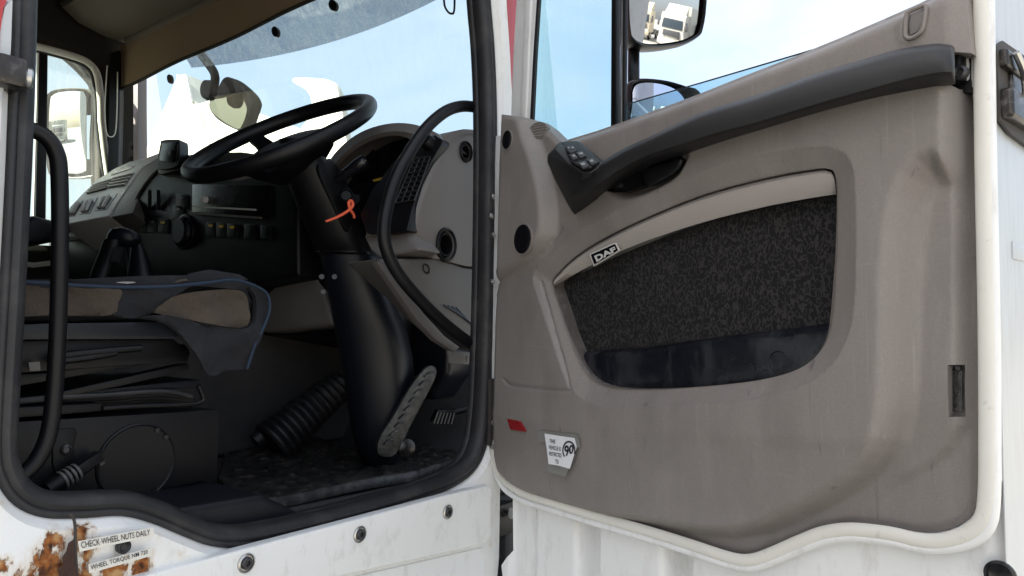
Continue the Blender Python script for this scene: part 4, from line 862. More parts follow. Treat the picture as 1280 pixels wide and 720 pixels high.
# storage pocket: walls, cloth, dark tray, pale rail, badge
pw2 = np.array(pocket); cpk = pw2.mean(0)
wall = [[D3(s, z, PK + .002) for s, z in pocket], [D3(s, z, .006) for s, z in pocket], [D3(s, z, -.022) for s, z in pocket]]
loft('pocket_wall', wall, 'trim_brown', door, caps=False)
fab = S(c2(((680, 366), (700, 355), (740, 335), (800, 308), (900, 272), (1000, 250), (1062, 238), (1062, 300), (1056, 404)), 2) + [(1000, 412), (900, 424), (800, 438), (710, 445), (700, 430), (688, 400)], .001)
relief('pocket_cloth', fab, to_door, lambda P: np.full(len(P), .001) + .0012 * np.sin(P[:, 0] * 22) * np.sin(P[:, 1] * 31), .012, 'pocket_fabric', door, skirt=.006, angle=80, label='black cloth with pale flecked pattern')
tray = [(705, 441), (800, 435), (900, 421), (1000, 409), (1050, 401), (1050, 440), (1020, 470), (960, 490), (820, 500), (740, 495), (715, 470)]
tray_s = S(tray, .012); tl = S([(705, 441), (800, 435), (900, 421), (1000, 409), (1050, 401)], .012)
relief('pocket_tray', tray_s, to_door, lambda P: .006 + .012 * sst(dline(P, tl), .0, .010) - .004 * sst(dline(P, tl), .04, .09) + .0016 * np.sin(P[:, 0] * 31 + 1.5 * np.sin(P[:, 1] * 60)) * np.sin(P[:, 0] * 11), .007, 'tray_navy', door, skirt=.012, label='dark shiny lower lip of the storage pocket')
ringc = DP(973, 452, .0185)
tube('tray_ring', [ringc + DD * math.cos(a) * .0125 + UP * math.sin(a) * .0140 for a in [2 * math.pi * i / 28 for i in range(28)]], .0012, 'gloss_black', door, closed=True, raw=True, res=6)
rail_t = [(692, 352), (698, 344), (716, 326), (746, 305.5), (800, 278), (880, 245.5), (960, 224), (1020, 213.5), (1035, 213.5), (1042, 219), (1045, 240)]
rail_b = [(692.5, 358), (700, 353.5), (718, 343), (746, 328), (800, 304), (880, 277.5), (960, 257.5), (1020, 246.5), (1034, 244.5), (1041, 243.5), (1045.5, 243)]
rt, rb = c2(rail_t, 4), c2(rail_b, 4)
R = []
for a, b in zip(rt, rb):
    m_ = lerp2(a, b, .12); q_ = lerp2(a, b, .55)
    R.append([DP(*a, .026), DP(*m_, .036), DP(*q_, .034), DP(*b, .024), DP(*b, .010), DP(*a, .010)])
loft('pocket_rail', R, 'trim_light', door, angle=50, label='pale curved rail over the storage pocket')
bq = [(737.5, 317.5), (770, 303), (775, 313.5), (743, 333)]
bdg = quad_plate('badge', [DP(x, y, .037) for x, y in bq], .002, .004, 'silver_trim', door, bev=.0008)
bd2 = quad_plate('badge_face', [DP(x, y, .0392) for x, y in ((739.5, 318.5), (769.3, 305), (773.3, 313), (743.8, 330.7))], .002, .001, 'gloss_black', door)
lettering('badge_lettering', 'DAF', [DP(x, y, .0417) for x, y in ((742.5, 320), (768, 308.2), (771, 313.6), (745.8, 327.6))], 'badge_letter', door, bold=.045)

# corner piece: finger holes and little grille
for x, y, ra, rb_, h in ((634.5, 175, .0145, .0185, .0715), (654, 299, .025, .028, .0715)):
    c = DP(x, y, h)
    lathe('hole_rim', [(1.12, -.002), (1.1, .0025), (1.0, .002), (.97, -.004)], c, DN, 'trim_brown', door, res=36, sx=ra, sy=rb_, ref=DD)
    lathe('hole_plug', [(1.0, .0012), (.9, .0005), (.5, -.001), (0, -.0015)], c + DN * .0015, DN, 'gloss_black', door, res=36, sx=ra, sy=rb_, ref=DD)
g_h = .05
for _ in range(6): g_h = .5 * g_h + .5 * float(trim_h(np.array([DS(673, 162, g_h)]))[0])
g_n = (DN * .95 + DD * .28).normalized(); gc = DP(673, 163, g_h + .003); g_b = g_n.cross(UP).normalized() * -1; g_c = g_n.cross(g_b)
lathe('corner_grille', [(1.0, -.008), (1.0, .001), (.9, .0018), (.86, .0), (0, .0)], gc, g_n, 'trim_dash', door, res=32, sx=.022, sy=.0165, ref=DD)
ax1 = (DD - g_n * DD.dot(g_n)).normalized(); ax2 = g_n.cross(ax1)
for i in range(5):
    t = (i - 2) / 2.7; hw = .019 * math.sqrt(max(0, 1 - t * t)); q0 = gc + g_n * .0008 + ax2 * t * .0145
    tube('grille_bar', [q0 - ax1 * hw, q0 + ax1 * hw], .0011, 'trim_brown', door, res=6, raw=True)

# belt strip above the armrest
bs_top = [(705, 176), (745, 164), (785, 150), (830, 134), (870, 119), (930, 95), (1000, 68), (1050, 47.5), (1100, 26), (1150, 4), (1186, -14), (1214, -26)]
bs_bot = [(1214, 66), (1186, 66), (1150, 80), (1100, 95), (1000, 120), (930, 145), (860, 175), (800, 205), (760, 225), (715, 200)]
bs_o = S(bs_top, .004) + S(bs_bot, .028); bst = S(bs_top, .004); pull = S([(1132, 20), (1138, 13), (1154, 6), (1153, 38), (1150, 44), (1134, 51), (1130, 45)], .03)
edge_ln = S([(1187, -40), (1187, 80)], .03)
def belt_h(P):
    d = dline(P, bst); h = .034 - .03 * (1 - sst(d, 0, .03)) ** 1.5
    h = h + .003 * np.exp(-((sdf(P, pull) - .002) / .003) ** 2) * sst(d, .012, .03) - .006 * sst(-sdf(P, pull), .003, .008)
    k = np.maximum(0, P[:, 0] - edge_ln[1][0]); return h - .35 * k
relief('belt_strip', bs_o, to_door, belt_h, .0055, 'trim_brown', door, skirt=.03, angle=50, label='taupe strip under the window with moulded pull cup')

tube('pull_cup_rim', [DP(x, y, .037) for x, y in ((1136, 15), (1146, 10), (1155, 7), (1157, 12), (1154, 34), (1149, 42), (1138, 48), (1132, 45), (1132, 34), (1133, 20))], .0028, 'trim_brown', door, closed=True, res=8, n=4)
prism('pull_cup', [DP(x, y, .0362) for x, y in ((1138, 18), (1154, 11), (1151, 34), (1146, 40), (1137, 44), (1136, 30))], -DN * .004, 'trim_dash', door, bev=.001)
# armrest bar
AT = [(1193, 64), (1190, 61), (1180, 59.5), (1167, 59), (1127, 65), (1080, 78), (1013, 98), (947, 122), (900, 136), (860, 151), (814, 173), (783, 187), (754, 204), (735, 216)]
AM = [(1194, 90), (1193, 92), (1185, 92.5), (1167, 94), (1127, 103), (1080, 116), (1013, 135), (947, 155), (900, 167), (858, 180), (808, 196), (772, 215), (742, 236), (712, 245)]
AB = [(1194, 103), (1193, 105.5), (1185, 107), (1167, 109), (1127, 116.5), (1080, 126), (1013, 144), (947, 164), (900, 178.5), (858, 193), (806, 210), (768, 233), (742, 252), (719, 270)]
HT = [.055, .072, .078, .08, .082, .084, .086, .088, .09, .092, .094, .096, .1, .1]
R = []
for i, (a, m_, b) in enumerate(zip(AT, AM, AB)):
    h = HT[i]; R.append([DP(*a, .02) + UP * .0, DP(*a, h - .02) + UP * .004, DP(*a, h - .005), DP(*lerp2(a, m_, .12), h), DP(*lerp2(a, m_, .6), h + .004), DP(*lerp2(a, m_, .92), h + .002), DP(*lerp2(m_, b, .15), h - .004), DP(*lerp2(m_, b, .9), .048), DP(*b, .04), DP(*b, .018)])
R2 = []
for j in range(len(R[0])):
    pass
cols = list(zip(*R)); sm = [smooth_path(c_, 4) for c_ in cols]; R = [list(x) for x in zip(*sm)]
loft('armrest', R, 'armrest_grey', door, angle=42, label='long dark armrest bar sweeping down to the switch pad')
box('armrest_bracket', DP(1198, 82, .01), (.012, .02, .04), 'black_plastic', door, ax=(DD, DN, UP), bev=.003)
lathe('armrest_screw', [(.008, -.004), (.008, .004), (.005, .006), (.003, .003), (0, .003)], DP(1201, 91, .018), DN, 'screw', door, res=16)
prism('armrest_gap', [DP(x, y, .002) for x, y in ((1186, 60), (1214, 60), (1214, 116), (1186, 116))], -DN * .01, 'black_plastic', door, bev=.001)
# grip recess and inside handle
gr = c2(((762, 238), (774, 226), (798, 211), (838, 198), (856, 193), (851, 207), (842, 219), (822, 230), (796, 240), (776, 242)), 3, True)
grs = S(gr, .03); relief('grip_recess', grs, to_door, lambda P: .046 - .022 * sst(-sdf(P, grs), 0, .018), .005, 'gloss_black', door, skirt=.012)
prism('inner_handle', [DP(x, y, .048) for x, y in c2(((806, 212), (838, 201), (852, 197), (846, 212), (830, 223), (808, 232)), 3, True)], -DN * .012, 'black_plastic', door, bev=.004, seg=3)
# switch pad
top_px = [(699, 178, .055), (711, 175.5, .05), (724, 176.5, .05), (754, 204, .088), (748, 210, .1), (737, 216, .112), (727, 217, .116), (713, 207, .116), (693, 186, .09)]
padv = [DP(x, y, h) for x, y, h in top_px] + [DP(x, y, h) for x, y, h in ((684, 194, .085), (684, 203, .08), (692, 222, .07), (706, 248, .05), (718, 271, .04), (745, 250, .05), (760, 236, .05), (758, 205, .06), (700, 190, .03))]
hull('switch_pad', padv, 'armrest_grey', door, bev=.007, seg=3)
tpn = [DP(x, y, h) for x, y, h in ((702, 180, .062), (722, 178.5, .056), (750, 204.5, .09), (738, 213, .113), (728, 214, .116), (714, 204, .114))]
e1 = (tpn[2] - tpn[1]).normalized(); nn = (tpn[1] - tpn[5]).cross(tpn[2] - tpn[5]).normalized()
if nn.z < 0: nn = -nn
prism('switch_plate', [p + nn * .004 for p in tpn], -nn * .004, 'black_plastic', door, bev=.0012)
def on_pad(x, y, lift): 
    return onto(x, y, tpn[5] + nn * (.004 + lift), nn)
for i, q in enumerate((((706, 183), (716, 181), (722, 188), (712, 191)), ((711, 193), (718, 191), (723, 197), (716, 199)), ((719, 190), (728, 188), (733, 194), (725, 197)), ((722, 203), (731, 200.5), (737, 207), (728, 209.5)), ((733, 199), (741, 197), (746, 203), (739, 205.5)))):
    b_ = prism('switch_button', [on_pad(x, y, .003) for x, y in q], -nn * .004, 'rubber', door, bev=.0012)
for q in (((709.5, 183.5), (711, 183), (712, 185), (710.5, 185.5)), ((714, 183.5), (717, 183), (717.5, 185), (715, 185.5)), ((715, 194), (718, 193), (719.5, 195), (717, 196)), ((723, 191), (728, 190), (729, 192.5), (724.5, 193)), ((725.5, 204), (730, 203), (732, 205.5), (727, 206.5)), ((737, 200), (740.5, 199), (742, 201.5), (738.5, 202.5))):
    prism('switch_mark', [on_pad(x, y, .0042) for x, y in q], -nn * .0008, 'grey_mark', door, bev=0)

# steel shell: white flange, ribbed lower skin, latch face
mould_px = [(1226, -120), (1227, 60), (1229, 205), (1233, 400), (1234, 560), (1233, 620), (1228, 648), (1214, 664), (1192, 673), (1170, 677), (1145, 674.5), (1112, 667), (1065, 662), (1030, 666), (1000, 677), (965, 692), (940, 700), (914, 697.5), (858, 679), (800, 661), (733, 641.5), (690, 628), (655, 617), (630, 601), (618, 583), (614, 550)]
mould = S(c2(mould_px, 4), .008)
send = DS(1243, 400, 0)[0]
shell_o = [(send, 2.42), (send, 2.0), (send, 1.6), (send, 1.2), (send, .96)] + S([(900, 1000), (640, 880), (622, 708), (634, 690), (634, 622), (620, 600), (616, 560), (616, 470), (618, 300), (618, 170), (640, 170), (700, 188), (760, 172), (850, 140), (930, 108), (1000, 82), (1080, 48), (1150, 18), (1200, 0), (1214, -10), (1216, -240)], .0)
lowskin = S([(560, 560), (610, 585), (650, 612), (700, 630), (800, 660), (900, 690), (940, 700), (1000, 680), (1065, 664), (1145, 676), (1200, 672), (1240, 600), (1400, 600), (1400, 1100), (560, 1100)], .0)
def chan(a, b, yb=690): return DS(a, yb, -.02)[0], DS(b, yb, -.02)[0]
ch1 = chan(720, 752); ch2 = chan(826, 869); lip_s = DS(640, 690, -.02)[0]; cr_s = DS(672, 690, -.02)[0]
z_top1 = DS(735, 655, -.02)[1]; z_top2 = DS(845, 690, -.02)[1]
mld = np.array(mould)
def shell_h(P):
    s, z = P[:, 0], P[:, 1]; d = dline(P, mould)
    inl = sst(-sdf(P, lowskin), 0, .012)
    h = .004 - .018 * inl - .03 * sst(-sdf(P, outl), -.007, .003)
    for (a, b) in (ch1, ch2):
        h -= .045 * sst(s, a, a + .024) * (1 - sst(s, b - .003, b)) * inl * (1 - sst(z, 1.262, 1.275))
    h += .004 * (1 - sst(s, lip_s - .004, lip_s + .003)) * inl - .005 * sst(s, lip_s + .003, lip_s + .016) * (1 - sst(s, cr_s - .002, cr_s + .004)) * inl
    h -= .012 * sst(s, send - .03, send) ** 2
    return h
shell = relief('door_shell', shell_o, to_door, shell_h, .0065, 'white_paint', door, skirt=.16, angle=50, label='white steel door shell with ribbed lower skin')
mp3 = [D3(s, z, .008) for s, z in mould]
tube('flange_moulding', mp3, .0088, 'cream_paint', door, raw=True, res=16, up=DN, flat=.5, label='cream weather flange around the door edge')
tube('flange_lip', [D3(s, z, .0) + DN * .004 for s, z in S(c2([(x + (9 if x > 1180 else 0), y + (9 if y > 590 else 0)) for x, y in mould_px], 4), .004)], .0065, 'white_paint', door, raw=True, res=10, up=DN)
lathe('drain_hole', [(.016, .0), (.016, .003), (.013, .004), (.012, .0), (0, -.004)], DP(1251, 719, -.008), DN, 'gloss_black', door, res=24)
# latch on the end face
EP = D3(send + .004, 0, 0)
def EF(x, y, o=0.0): return onto(x, y, EP + DD * o, DD)
def LP(h, z, o=0.0): return D3(send + .006 + o, z, h)
zl = lambda y: EF(1262, y).z
def lbox(n, h0, h1, y0, y1, o, mt, bev=.003, **k): return prism(n, [LP(h0, zl(y0), o), LP(h1, zl(y0), o), LP(h1, zl(y1), o), LP(h0, zl(y1), o)], -DD * (o + .01), mt, door, bev=bev, seg=3, **k)
lt = lbox('latch', -.016, -.12, 76, 97, .010, 'greasy_metal', .004, label='greasy black door latch on the door edge')
lbox('latch_body', -.016, -.13, 122, 157, .014, 'greasy_metal', .005)
lbox('latch_arm', -.045, -.12, 97, 122, .006, 'greasy_metal', .003)
tube('latch_claw', [LP(-.03, zl(80), .014), LP(-.045, zl(95), .016), LP(-.06, zl(106), .014), LP(-.055, zl(124), .016)], .004, 'steel', door, res=8)
prism('latch_plate', [LP(h, zl(y), .0015) for h, y in ((-.008, 74), (-.03, 62), (-.15, 58), (-.15, 176), (-.05, 170), (-.012, 160))], -DD * .003, 'grime', door, bev=0)
prism('end_face', [LP(-.011, 2.42, -.0045), LP(-.158, 2.42, -.0045), LP(-.158, .96, -.0045), LP(-.011, .96, -.0045)], -DD * .0012, 'edge_metal', door, bev=0)
prism('edge_pressing', [LP(-.06, zl(300), -.003), LP(-.15, zl(300), -.003), LP(-.15, zl(322), -.003), LP(-.06, zl(322), -.003)], -DD * .002, 'edge_metal', door, bev=.0008)

# window frame
def dprism(name, q, h, th, mt, bev=.003, **k): return prism(name, [DP(x, y, h) for x, y in q], -DN * th, mt, door, bev=bev, **k)
dprism('window_frame', ((638, 160), (639, 120), (641, 70), (645, 0), (655, -160), (685, -160), (671, 0), (666, 70), (662, 160)), .0, .012, 'white_paint', .004, seg=3, label='white window frame along the front of the door')
dprism('frame_rib', ((649, 150), (653, 70), (656, 0), (666, -160), (674, -160), (663, 0), (660, 70), (656.5, 150)), .004, .008, 'white_paint', .002)
dprism('window_rubber', ((661.5, 160), (666, 70), (670.5, 0), (684, -160), (688, -160), (674, 0), (669.5, 70), (665, 165)), .002, .007, 'rubber', .002)
dprism('window_divider', ((763, 170), (764, 0), (766, -160), (774, -160), (770, 0), (770, 168)), .0, .012, 'black_plastic', .002)
dprism('divider_channel', ((775, 168), (775.5, 0), (778, -160), (779.5, -160), (777.5, 0), (776.8, 166)), .002, .003, 'steel', .0006)
dprism('divider_edge', ((777, 166), (778, 0), (780, -160), (784, -160), (781.5, 0), (780, 164)), .0, .008, 'black_plastic', .002)
dprism('quarter_pane', ((664, 190), (672, 0), (688, -160), (770, -160), (766, 0), (766, 190)), -.018, .004, 'side_glass', 0, label='fixed front quarter glass spotted with dirt')
dprism('drop_pane', ((783, 131), (880, 103), (997, 68.5), (1040, 56), (1040, 170), (783, 170)), -.014, .005, 'drop_glass', 0, label='lowered window pane with its top edge showing')
tube('pane_edge', [DP(x, y, -.016) for x, y in ((783, 130.5), (880, 102.5), (997, 68), (1040, 55))], .0012, 'navy_plastic', door, res=6, raw=True)

fa, fb = DS(655, -160, 0), DS(690, -160, 0); ztop = fa[1]
prism('frame_top', [D3(fa[0] - .01, ztop - .03, .0), D3(fa[0] + .005, ztop + .025, .0), D3(send, ztop + .025, .0), D3(send, ztop - .02, .0), D3(fb[0] + .02, ztop - .02, .0)], -DN * .03, 'white_paint', door, bev=.006, seg=3)
prism('frame_rear', [D3(send - .04, 2.16, .003), D3(send - .04, ztop, .003), D3(send - .002, ztop, .003), D3(send - .002, 2.16, .003)], -DN * .035, 'white_paint', door, bev=.006, seg=3)

# ------------------------------------------------------------------ mirrors on the door
OUT = V((.97, -.24, -.085)).normalized()
def facing(x, y): return (OUT - ray(x, y).normalized()).normalized()
mir = empty('door_mirror', DP(790, 100, -.3), door); mir['label'] = 'black door mirror reflecting parked lorries'
mc = D3(.47, 2.3, -.33); mn = facing(828, 56)
mc = CAM + ray(828, 20) * ((DP(828, 20, -.24) - CAM).dot(CV) / ray(828, 20).dot(CV))
def MP(x, y, o=0.0): return onto(x, y, mc + mn * o, mn)
gl_px = c2(((786, -110), (786, 0), (788, 36), (793, 47), (803, 53), (820, 54.5), (848, 51), (864, 45), (870, 36), (874, 0), (878, -110), (870, -122), (795, -124)), 3, True)
CURV = 1.6; nt_ = mn.copy()
for _ in range(3):
    qx_ = UP.cross(mn).normalized(); qy_ = mn.cross(qx_); off_ = MP(828, 54) - MP(830, -30); mn = (nt_ - (qx_ * off_.dot(qx_) + qy_ * off_.dot(qy_)) / CURV).normalized()
mc2 = MP(830, -30); mx_ = UP.cross(mn).normalized(); my_ = mn.cross(mx_)
g2 = [((MP(x, y) - mc2).dot(mx_), (MP(x, y) - mc2).dot(my_)) for x, y in gl_px]
relief('mirror_face', g2, lambda a, b, h: mc2 + mx_ * a + my_ * b + mn * h, lambda P: .003 - (P[:, 0] ** 2 + P[:, 1] ** 2) / (2 * CURV), .012, 'mirror_glass', mir, skirt=.004, angle=80)
ho = c2(((782, -120), (783, 0), (785, 40), (790, 53), (803, 60), (824, 61), (852, 57), (870, 48), (876, 38), (881, 0), (885, -115), (872, -134), (795, -136)), 3, True)
back = -mn
cen = MP(828, -30)
def ringm(sc, o): return [cen + (MP(x, y) - cen) * sc - mn * o for x, y in ho]
loft('mirror_housing', [ringm(.955, -.004), ringm(.985, -.012), ringm(1.0, -.002), ringm(1.0, .02), ringm(.97, .06), ringm(.86, .10), ringm(.6, .125), ringm(.2, .13)], 'black_plastic', mir, closed=True, caps=False)
wn = facing(825, 128); wn = (wn + UP * .10).normalized()
wcn = CAM + ray(825, 130) * ((DP(825, 130, -.22) - CAM).dot(CV) / ray(825, 130).dot(CV))
def WP(x, y, o=0.0): return onto(x, y, wcn + wn * o, wn)
wg_px = c2(((790, 200), (791, 130), (792, 112), (798, 105), (812, 103.5), (832, 107), (848, 115), (858, 130), (862, 160), (860, 200)), 3, True)
wx_ = UP.cross(wn).normalized(); wy_ = wn.cross(wx_)
w2 = [((WP(x, y) - wcn).dot(wx_), (WP(x, y) - wcn).dot(wy_)) for x, y in wg_px]
relief('wide_mirror_face', w2, lambda a, b, h: wcn + wx_ * a + wy_ * b + wn * h, lambda P: .003 - (P[:, 0] ** 2 + P[:, 1] ** 2) / (2 * .5), .008, 'mirror_blue', mir, skirt=.004, angle=80)
who = c2(((785, 210), (785, 130), (786, 108), (791, 100), (806, 98), (832, 101), (856, 108), (872, 114), (880, 140), (878, 210)), 3, True); wce = WP(828, 150)
def ringw(sc, o): return [wce + (WP(x, y) - wce) * sc - wn * o for x, y in who]
loft('wide_mirror_housing', [ringw(.93, -.003), ringw(.97, -.010), ringw(1.0, -.0), ringw(1.0, .02), ringw(.9, .06), ringw(.6, .09), ringw(.2, .1)], 'black_plastic', mir, closed=True, caps=False)
tube('mirror_arm', [MP(792, -150, -.09), MP(792, 20, -.09), WP(792, 90, -.06), WP(792, 150, -.06), DP(793, 230, -.1)], .013, 'black_plastic', mir, res=14)

# passenger-side mirror outside the far window
pm_ = empty('passenger_mirror', PX(85, 180, -2.5), truck); pm_['label'] = 'passenger mirror seen through the far window'
pout = V((-.12, -1.0, -.02)).normalized(); pn = (pout - ray(80, 165).normalized()).normalized()
pc = CAM + ray(80, 165) * ((V((-2.32, 0, 0)) - CAM).dot(X1) / ray(80, 165).dot(X1))
def QP(x, y): return onto(x, y, pc, pn)
qg = c2(((62, 130), (66, 118), (76, 114), (98, 113), (105, 118), (107, 135), (107, 205), (104, 214), (94, 217), (75, 215), (66, 212), (62, 200)), 3, True)
qx = UP.cross(pn).normalized(); qy = pn.cross(qx); qq = [((QP(x, y) - pc).dot(qx), (QP(x, y) - pc).dot(qy)) for x, y in qg]
relief('mirror_face', qq, lambda a, b, h: pc + qx * a + qy * b + pn * h, lambda P: .003 - (P[:, 0] ** 2 + P[:, 1] ** 2) / (2 * 1.8), .012, 'mirror_glass', pm_, skirt=.004, angle=80)
qh = c2(((58, 130), (62, 116), (74, 111), (99, 110), (114, 114), (119, 130), (119, 212), (112, 222), (90, 224), (70, 220), (60, 210)), 3, True); qc = QP(85, 168)
def ringq(sc, o): return [qc + (QP(x, y) - qc) * sc - pn * o for x, y in qh]
loft('mirror_housing', [ringq(.95, -.002), ringq(.98, -.008), ringq(1.0, .0), ringq(.99, .03), ringq(.9, .08), ringq(.5, .11)], 'grey_trim', pm_, closed=True, caps=False)
tube('mirror_arm', [QP(x, y) - pn * .03 for x, y in ((74, 66), (90, 80), (104, 95), (112, 108), (115, 135), (113, 180), (115, 226), (118, 280))], .022, 'black_plastic', pm_, res=12)

# ------------------------------------------------------------------ notices stuck to the door
rf = tag(quad_plate('door_reflector', [DP(x, y, .0405) for x, y in ((635.5, 523), (653, 526.5), (659, 539.5), (640, 537))], .0045, .004, 'reflector', None, bev=.0008), 'dark red reflector strip stuck low on the taupe door trim', 'reflector')
no = empty('paper_notice', DP(702, 566, .04)); tag(no, 'torn white paper notice with a 90 roundel taped to the door trim', 'paper notice')
NH = .0455
quad_plate('tape', [DP(x, y, NH - .003) for x, y in ((674, 538), (724, 543), (726, 560), (674, 552))], .0015, .0006, 'tape', no)
quad_plate('tape', [DP(x, y, NH - .003) for x, y in ((685, 578), (713, 580), (707.5, 595.5), (685, 590))], .0015, .0006, 'tape', no)
pp = [(680.5, 542), (700, 545), (718, 547.5), (720.5, 559), (712, 586), (698, 582), (685.5, 580), (683.5, 562)]
prism('paper', [DP(x, y, NH + .0004 * (i % 3)) for i, (x, y) in enumerate(pp)], -DN * .0008, 'paper', no, bev=0, smooth=False)
NL = NH + .0016
for s, q in (('THIS', ((686.8, 548.6), (694, 549.6), (694, 554.6), (686.8, 553.6))), ('VEHICLE IS', ((685.6, 556.4), (700.8, 558.8), (700.8, 563.8), (685.8, 561.4))), ('RESTRICTED', ((686.4, 564.4), (702, 567), (702, 572), (686.6, 569.2))), ('TO', ((694, 574), (698.2, 574.8), (698.2, 580), (694, 579.2)))):
    lettering('lettering', s, [DP(x, y, NL) for x, y in q], 'ink', no, bold=.01)
rc = DP(711.5, 561.5, NL); ringpts = []
for i in range(25):
    a = math.radians(-25 + 250 * i / 24); ringpts.append(DP(711 + 8.2 * math.cos(a), 563 - 12 * math.sin(a), NL))
bm = bmesh.new(); P0 = [bm.verts.new(p) for p in ringpts]; P1 = [bm.verts.new(DP(711, 563, NL).lerp(p, .82)) for p in ringpts]
for i in range(24): bm.faces.new([P0[i], P0[i + 1], P1[i + 1], P1[i]])
finish('roundel', bm, 'ink', no, smooth=False)
lettering('numeral', '90', [DP(x, y, NL) for x, y in ((705, 557), (717.5, 555.5), (716.5, 566.5), (706.5, 571.5))], 'ink', no, bold=.03)

# ------------------------------------------------------------------ lorries in the yard
def wheel(par, c, r, axis):
    w_ = lathe('wheel', [(0, -.14), (r * .9, -.14), (r, -.1), (r, .1), (r * .9, .14), (r * .62, .14), (r * .55, .06), (0, .06)], c, axis, 'tyre', par, res=24)
    lathe('wheel_hub', [(r * .55, 0), (r * .5, .05), (r * .2, .08), (0, .1)], V(c) + V(axis) * .06, axis, 'lorry_white', w_, res=16)
def lorry(loc, ang, label, col='lorry_white', tall=True, deck=True, boxbody=True, group=None):
    """cab-over lorry, nose along its own +x"""
    t = empty('parked_lorry', loc); tag(t, label, 'lorry', group)
    ca, sa = math.cos(ang), math.sin(ang); fx = V((ca, sa, 0)); fy = V((-sa, ca, 0)); L0 = V(loc)
    A = (fx, fy, UP)
    def at(x, y, z): return L0 + fx * x + fy * y + UP * z
    def bx(n, c, s, m_, par=t, bev=.03): return box(n, at(*c), s, m_, par, ax=A, bev=bev)
    H = 3.0 if tall else 2.6
    prof = [(-2.0, .75), (0, .75), (.06, 1.7), (-.12, H - .15), (-.35, H), (-2.0, H)]
    cabm = prism('cab', [at(x, -1.22, z) for x, z in prof], fy * 2.44, col, t, bev=.06, seg=3)
    prism('windscreen', [at(.085, -1.05, 1.75), at(.085, 1.05, 1.75), at(-.07, 1.0, 2.52), at(-.07, -1.0, 2.52)], fx * .02, 'lorry_glass', t, bev=.01)
    for s in (-1, 1):
        prism('side_window', [at(-.25, s * 1.225, 1.75), at(-1.05, s * 1.225, 1.75), at(-1.05, s * 1.225, 2.45), at(-.4, s * 1.225, 2.45)], fy * (s * .012), 'lorry_glass', t, bev=.004)
        bx('mirror', (-.02, s * 1.42, 2.05), (.1, .2, .5), 'lorry_dark'); bx('headlight', (.06, s * .9, .95), (.06, .4, .2), 'silver_trim')
        bx('fuel_tank', (-2.9, s * 1.0, .75), (1.1, .35, .5), 'lorry_dark')
    bx('grille', (.075, 0, 1.35), (.05, 1.7, .5), 'lorry_dark'); bx('bumper', (.1, 0, .68), (.22, 2.45, .42), col)
    bx('chassis', (-4.2, 0, .85), (6.0, .8, .22), 'lorry_dark')
    if deck:
        df = [(-.5, H), (-1.95, H), (-1.95, H + .85), (-1.7, H + .85)]
        prism('wind_deflector', [at(x, -1.05, z) for x, z in df], fy * 2.1, col, t, bev=.05)
    if boxbody:
        bx('cargo_box', (-5.1, 0, 2.45), (5.4, 2.5, 2.9), col); 
    for x in (-.95, -4.6, -6.0):
        for s in (-1, 1): wheel(t, at(x, s * 1.05, .5), .5, fy * s)
    return t

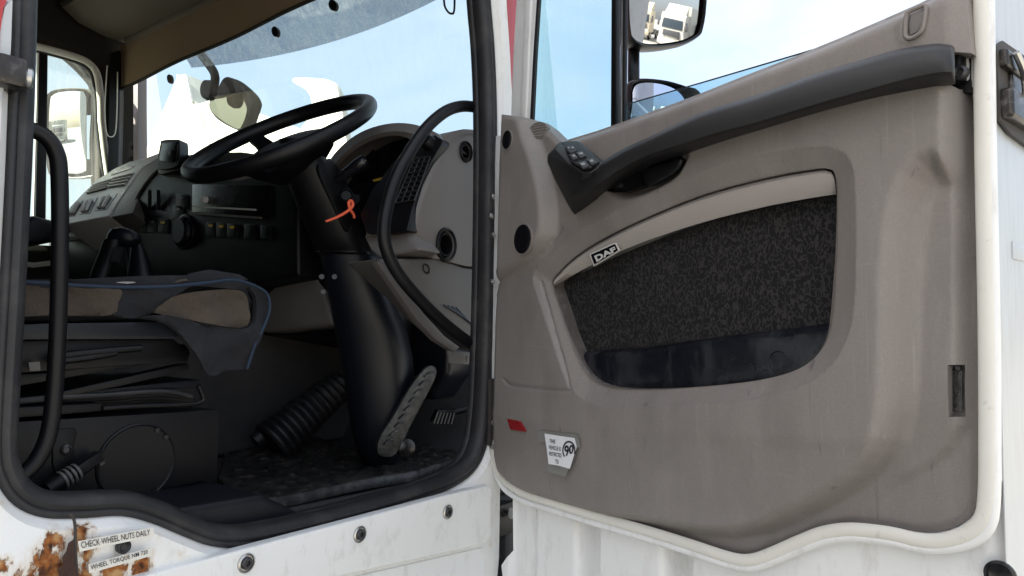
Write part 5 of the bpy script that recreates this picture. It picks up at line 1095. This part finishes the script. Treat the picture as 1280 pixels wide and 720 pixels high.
# ahead, through the windscreen: bright side of a white tipper lorry with a curved hood
ah = empty('white_lorry', (-7.2, 6.2, 0)); tag(ah, 'sunlit white lorry parked ahead, seen through the windscreen', 'lorry')
AY = 6.0
body = [(150, 262), (222, 94), (231, 92), (243, 131), (262, 125), (285, 127), (316, 139), (345, 150), (372, 166), (400, 195), (430, 262)]
prism('cab', [PY(x, y, AY) for x, y in body], V((-.3, 1.8, 0)), 'lorry_white', ah, bev=.03)
hook = c2(((352, 250), (372, 170), (386, 146), (389, 126), (383, 113), (372, 106), (366, 102), (368, 97.5), (390, 97.5), (409, 99.5), (417, 105), (424, 122), (430, 160), (436, 250)), 3, True)
prism('deflector_wing', [PY(x, y, AY - .15) for x, y in hook], V((0, .12, 0)), 'lorry_white', ah, bev=.03)
tube('mirror_bracket', [PY(x, y, AY - .25) for x, y in ((222, 94), (234, 130), (246, 172), (251, 181), (256, 181), (258, 176), (252, 152), (246, 130))], .022, 'silver_trim', ah, res=8)
prism('door_seam', [PY(x, y, AY - .06) for x, y in ((230, 96), (233, 95), (239, 126), (236, 127))], V((0, .05, 0)), 'silver_trim', ah, bev=.004)
base = PY(260, 262, AY)
box('chassis', (base.x, AY + .9, .95), (3.2, 2.0, .5), 'lorry_dark', ah, bev=.05)
box('lower_body', (base.x, AY + .95, base.z - .75), (3.3, 1.7, 1.6), 'lorry_white', ah, bev=.08)
for dx in (-1.1, 1.1): wheel(ah, (base.x + dx, AY + .1, .5), .5, V((0, -1, 0)))

G = 'lorries parked across the yard'
ow = V((OUT.x, OUT.y, 0)).normalized(); ol = V((-ow.y, ow.x, 0)); oa = math.atan2(-ow.y, -ow.x)
def across(d, k): return tuple(V((.6, .1, 0)) + ow * d + ol * k)
lorry(across(22, .7), oa + .3, 'tall white lorry with a box body in the middle of the door mirror', 'lorry_white', group=G)
lorry(across(26, 4.2), oa + .1, 'low cream cab at the outer edge of the door mirror', 'lorry_cream', tall=False, deck=False, boxbody=False, group=G)
lorry(across(27, -2.9), oa + .2, 'cream lorry with a roof deflector at the pillar side of the door mirror', 'lorry_cream', boxbody=False, group=G)
G2 = 'lorries seen in the passenger mirror'
lorry((-7.5, -34, 0), math.pi / 2, 'white lorry facing us in the passenger mirror', 'lorry_white', deck=False, group=G2)
lorry((-10.9, -35, 0), math.pi / 2, 'second white lorry further out in the passenger mirror', 'lorry_white', deck=True, group=G2)
# body of this truck behind the cab
box('cargo_body', (-1.05, -5.4, 2.35), (2.5, 6.2, 2.9), 'white_paint', truck, bev=.04)
box('truck_chassis', (-1.05, -3.2, .85), (.9, 8.0, .3), 'lorry_dark', truck, bev=.02)
for y in (-1.15, -5.6):
    for s in (-1, 1): wheel(truck, (-1.05 + s * .95, y, .5), .5, V((s, 0, 0)))
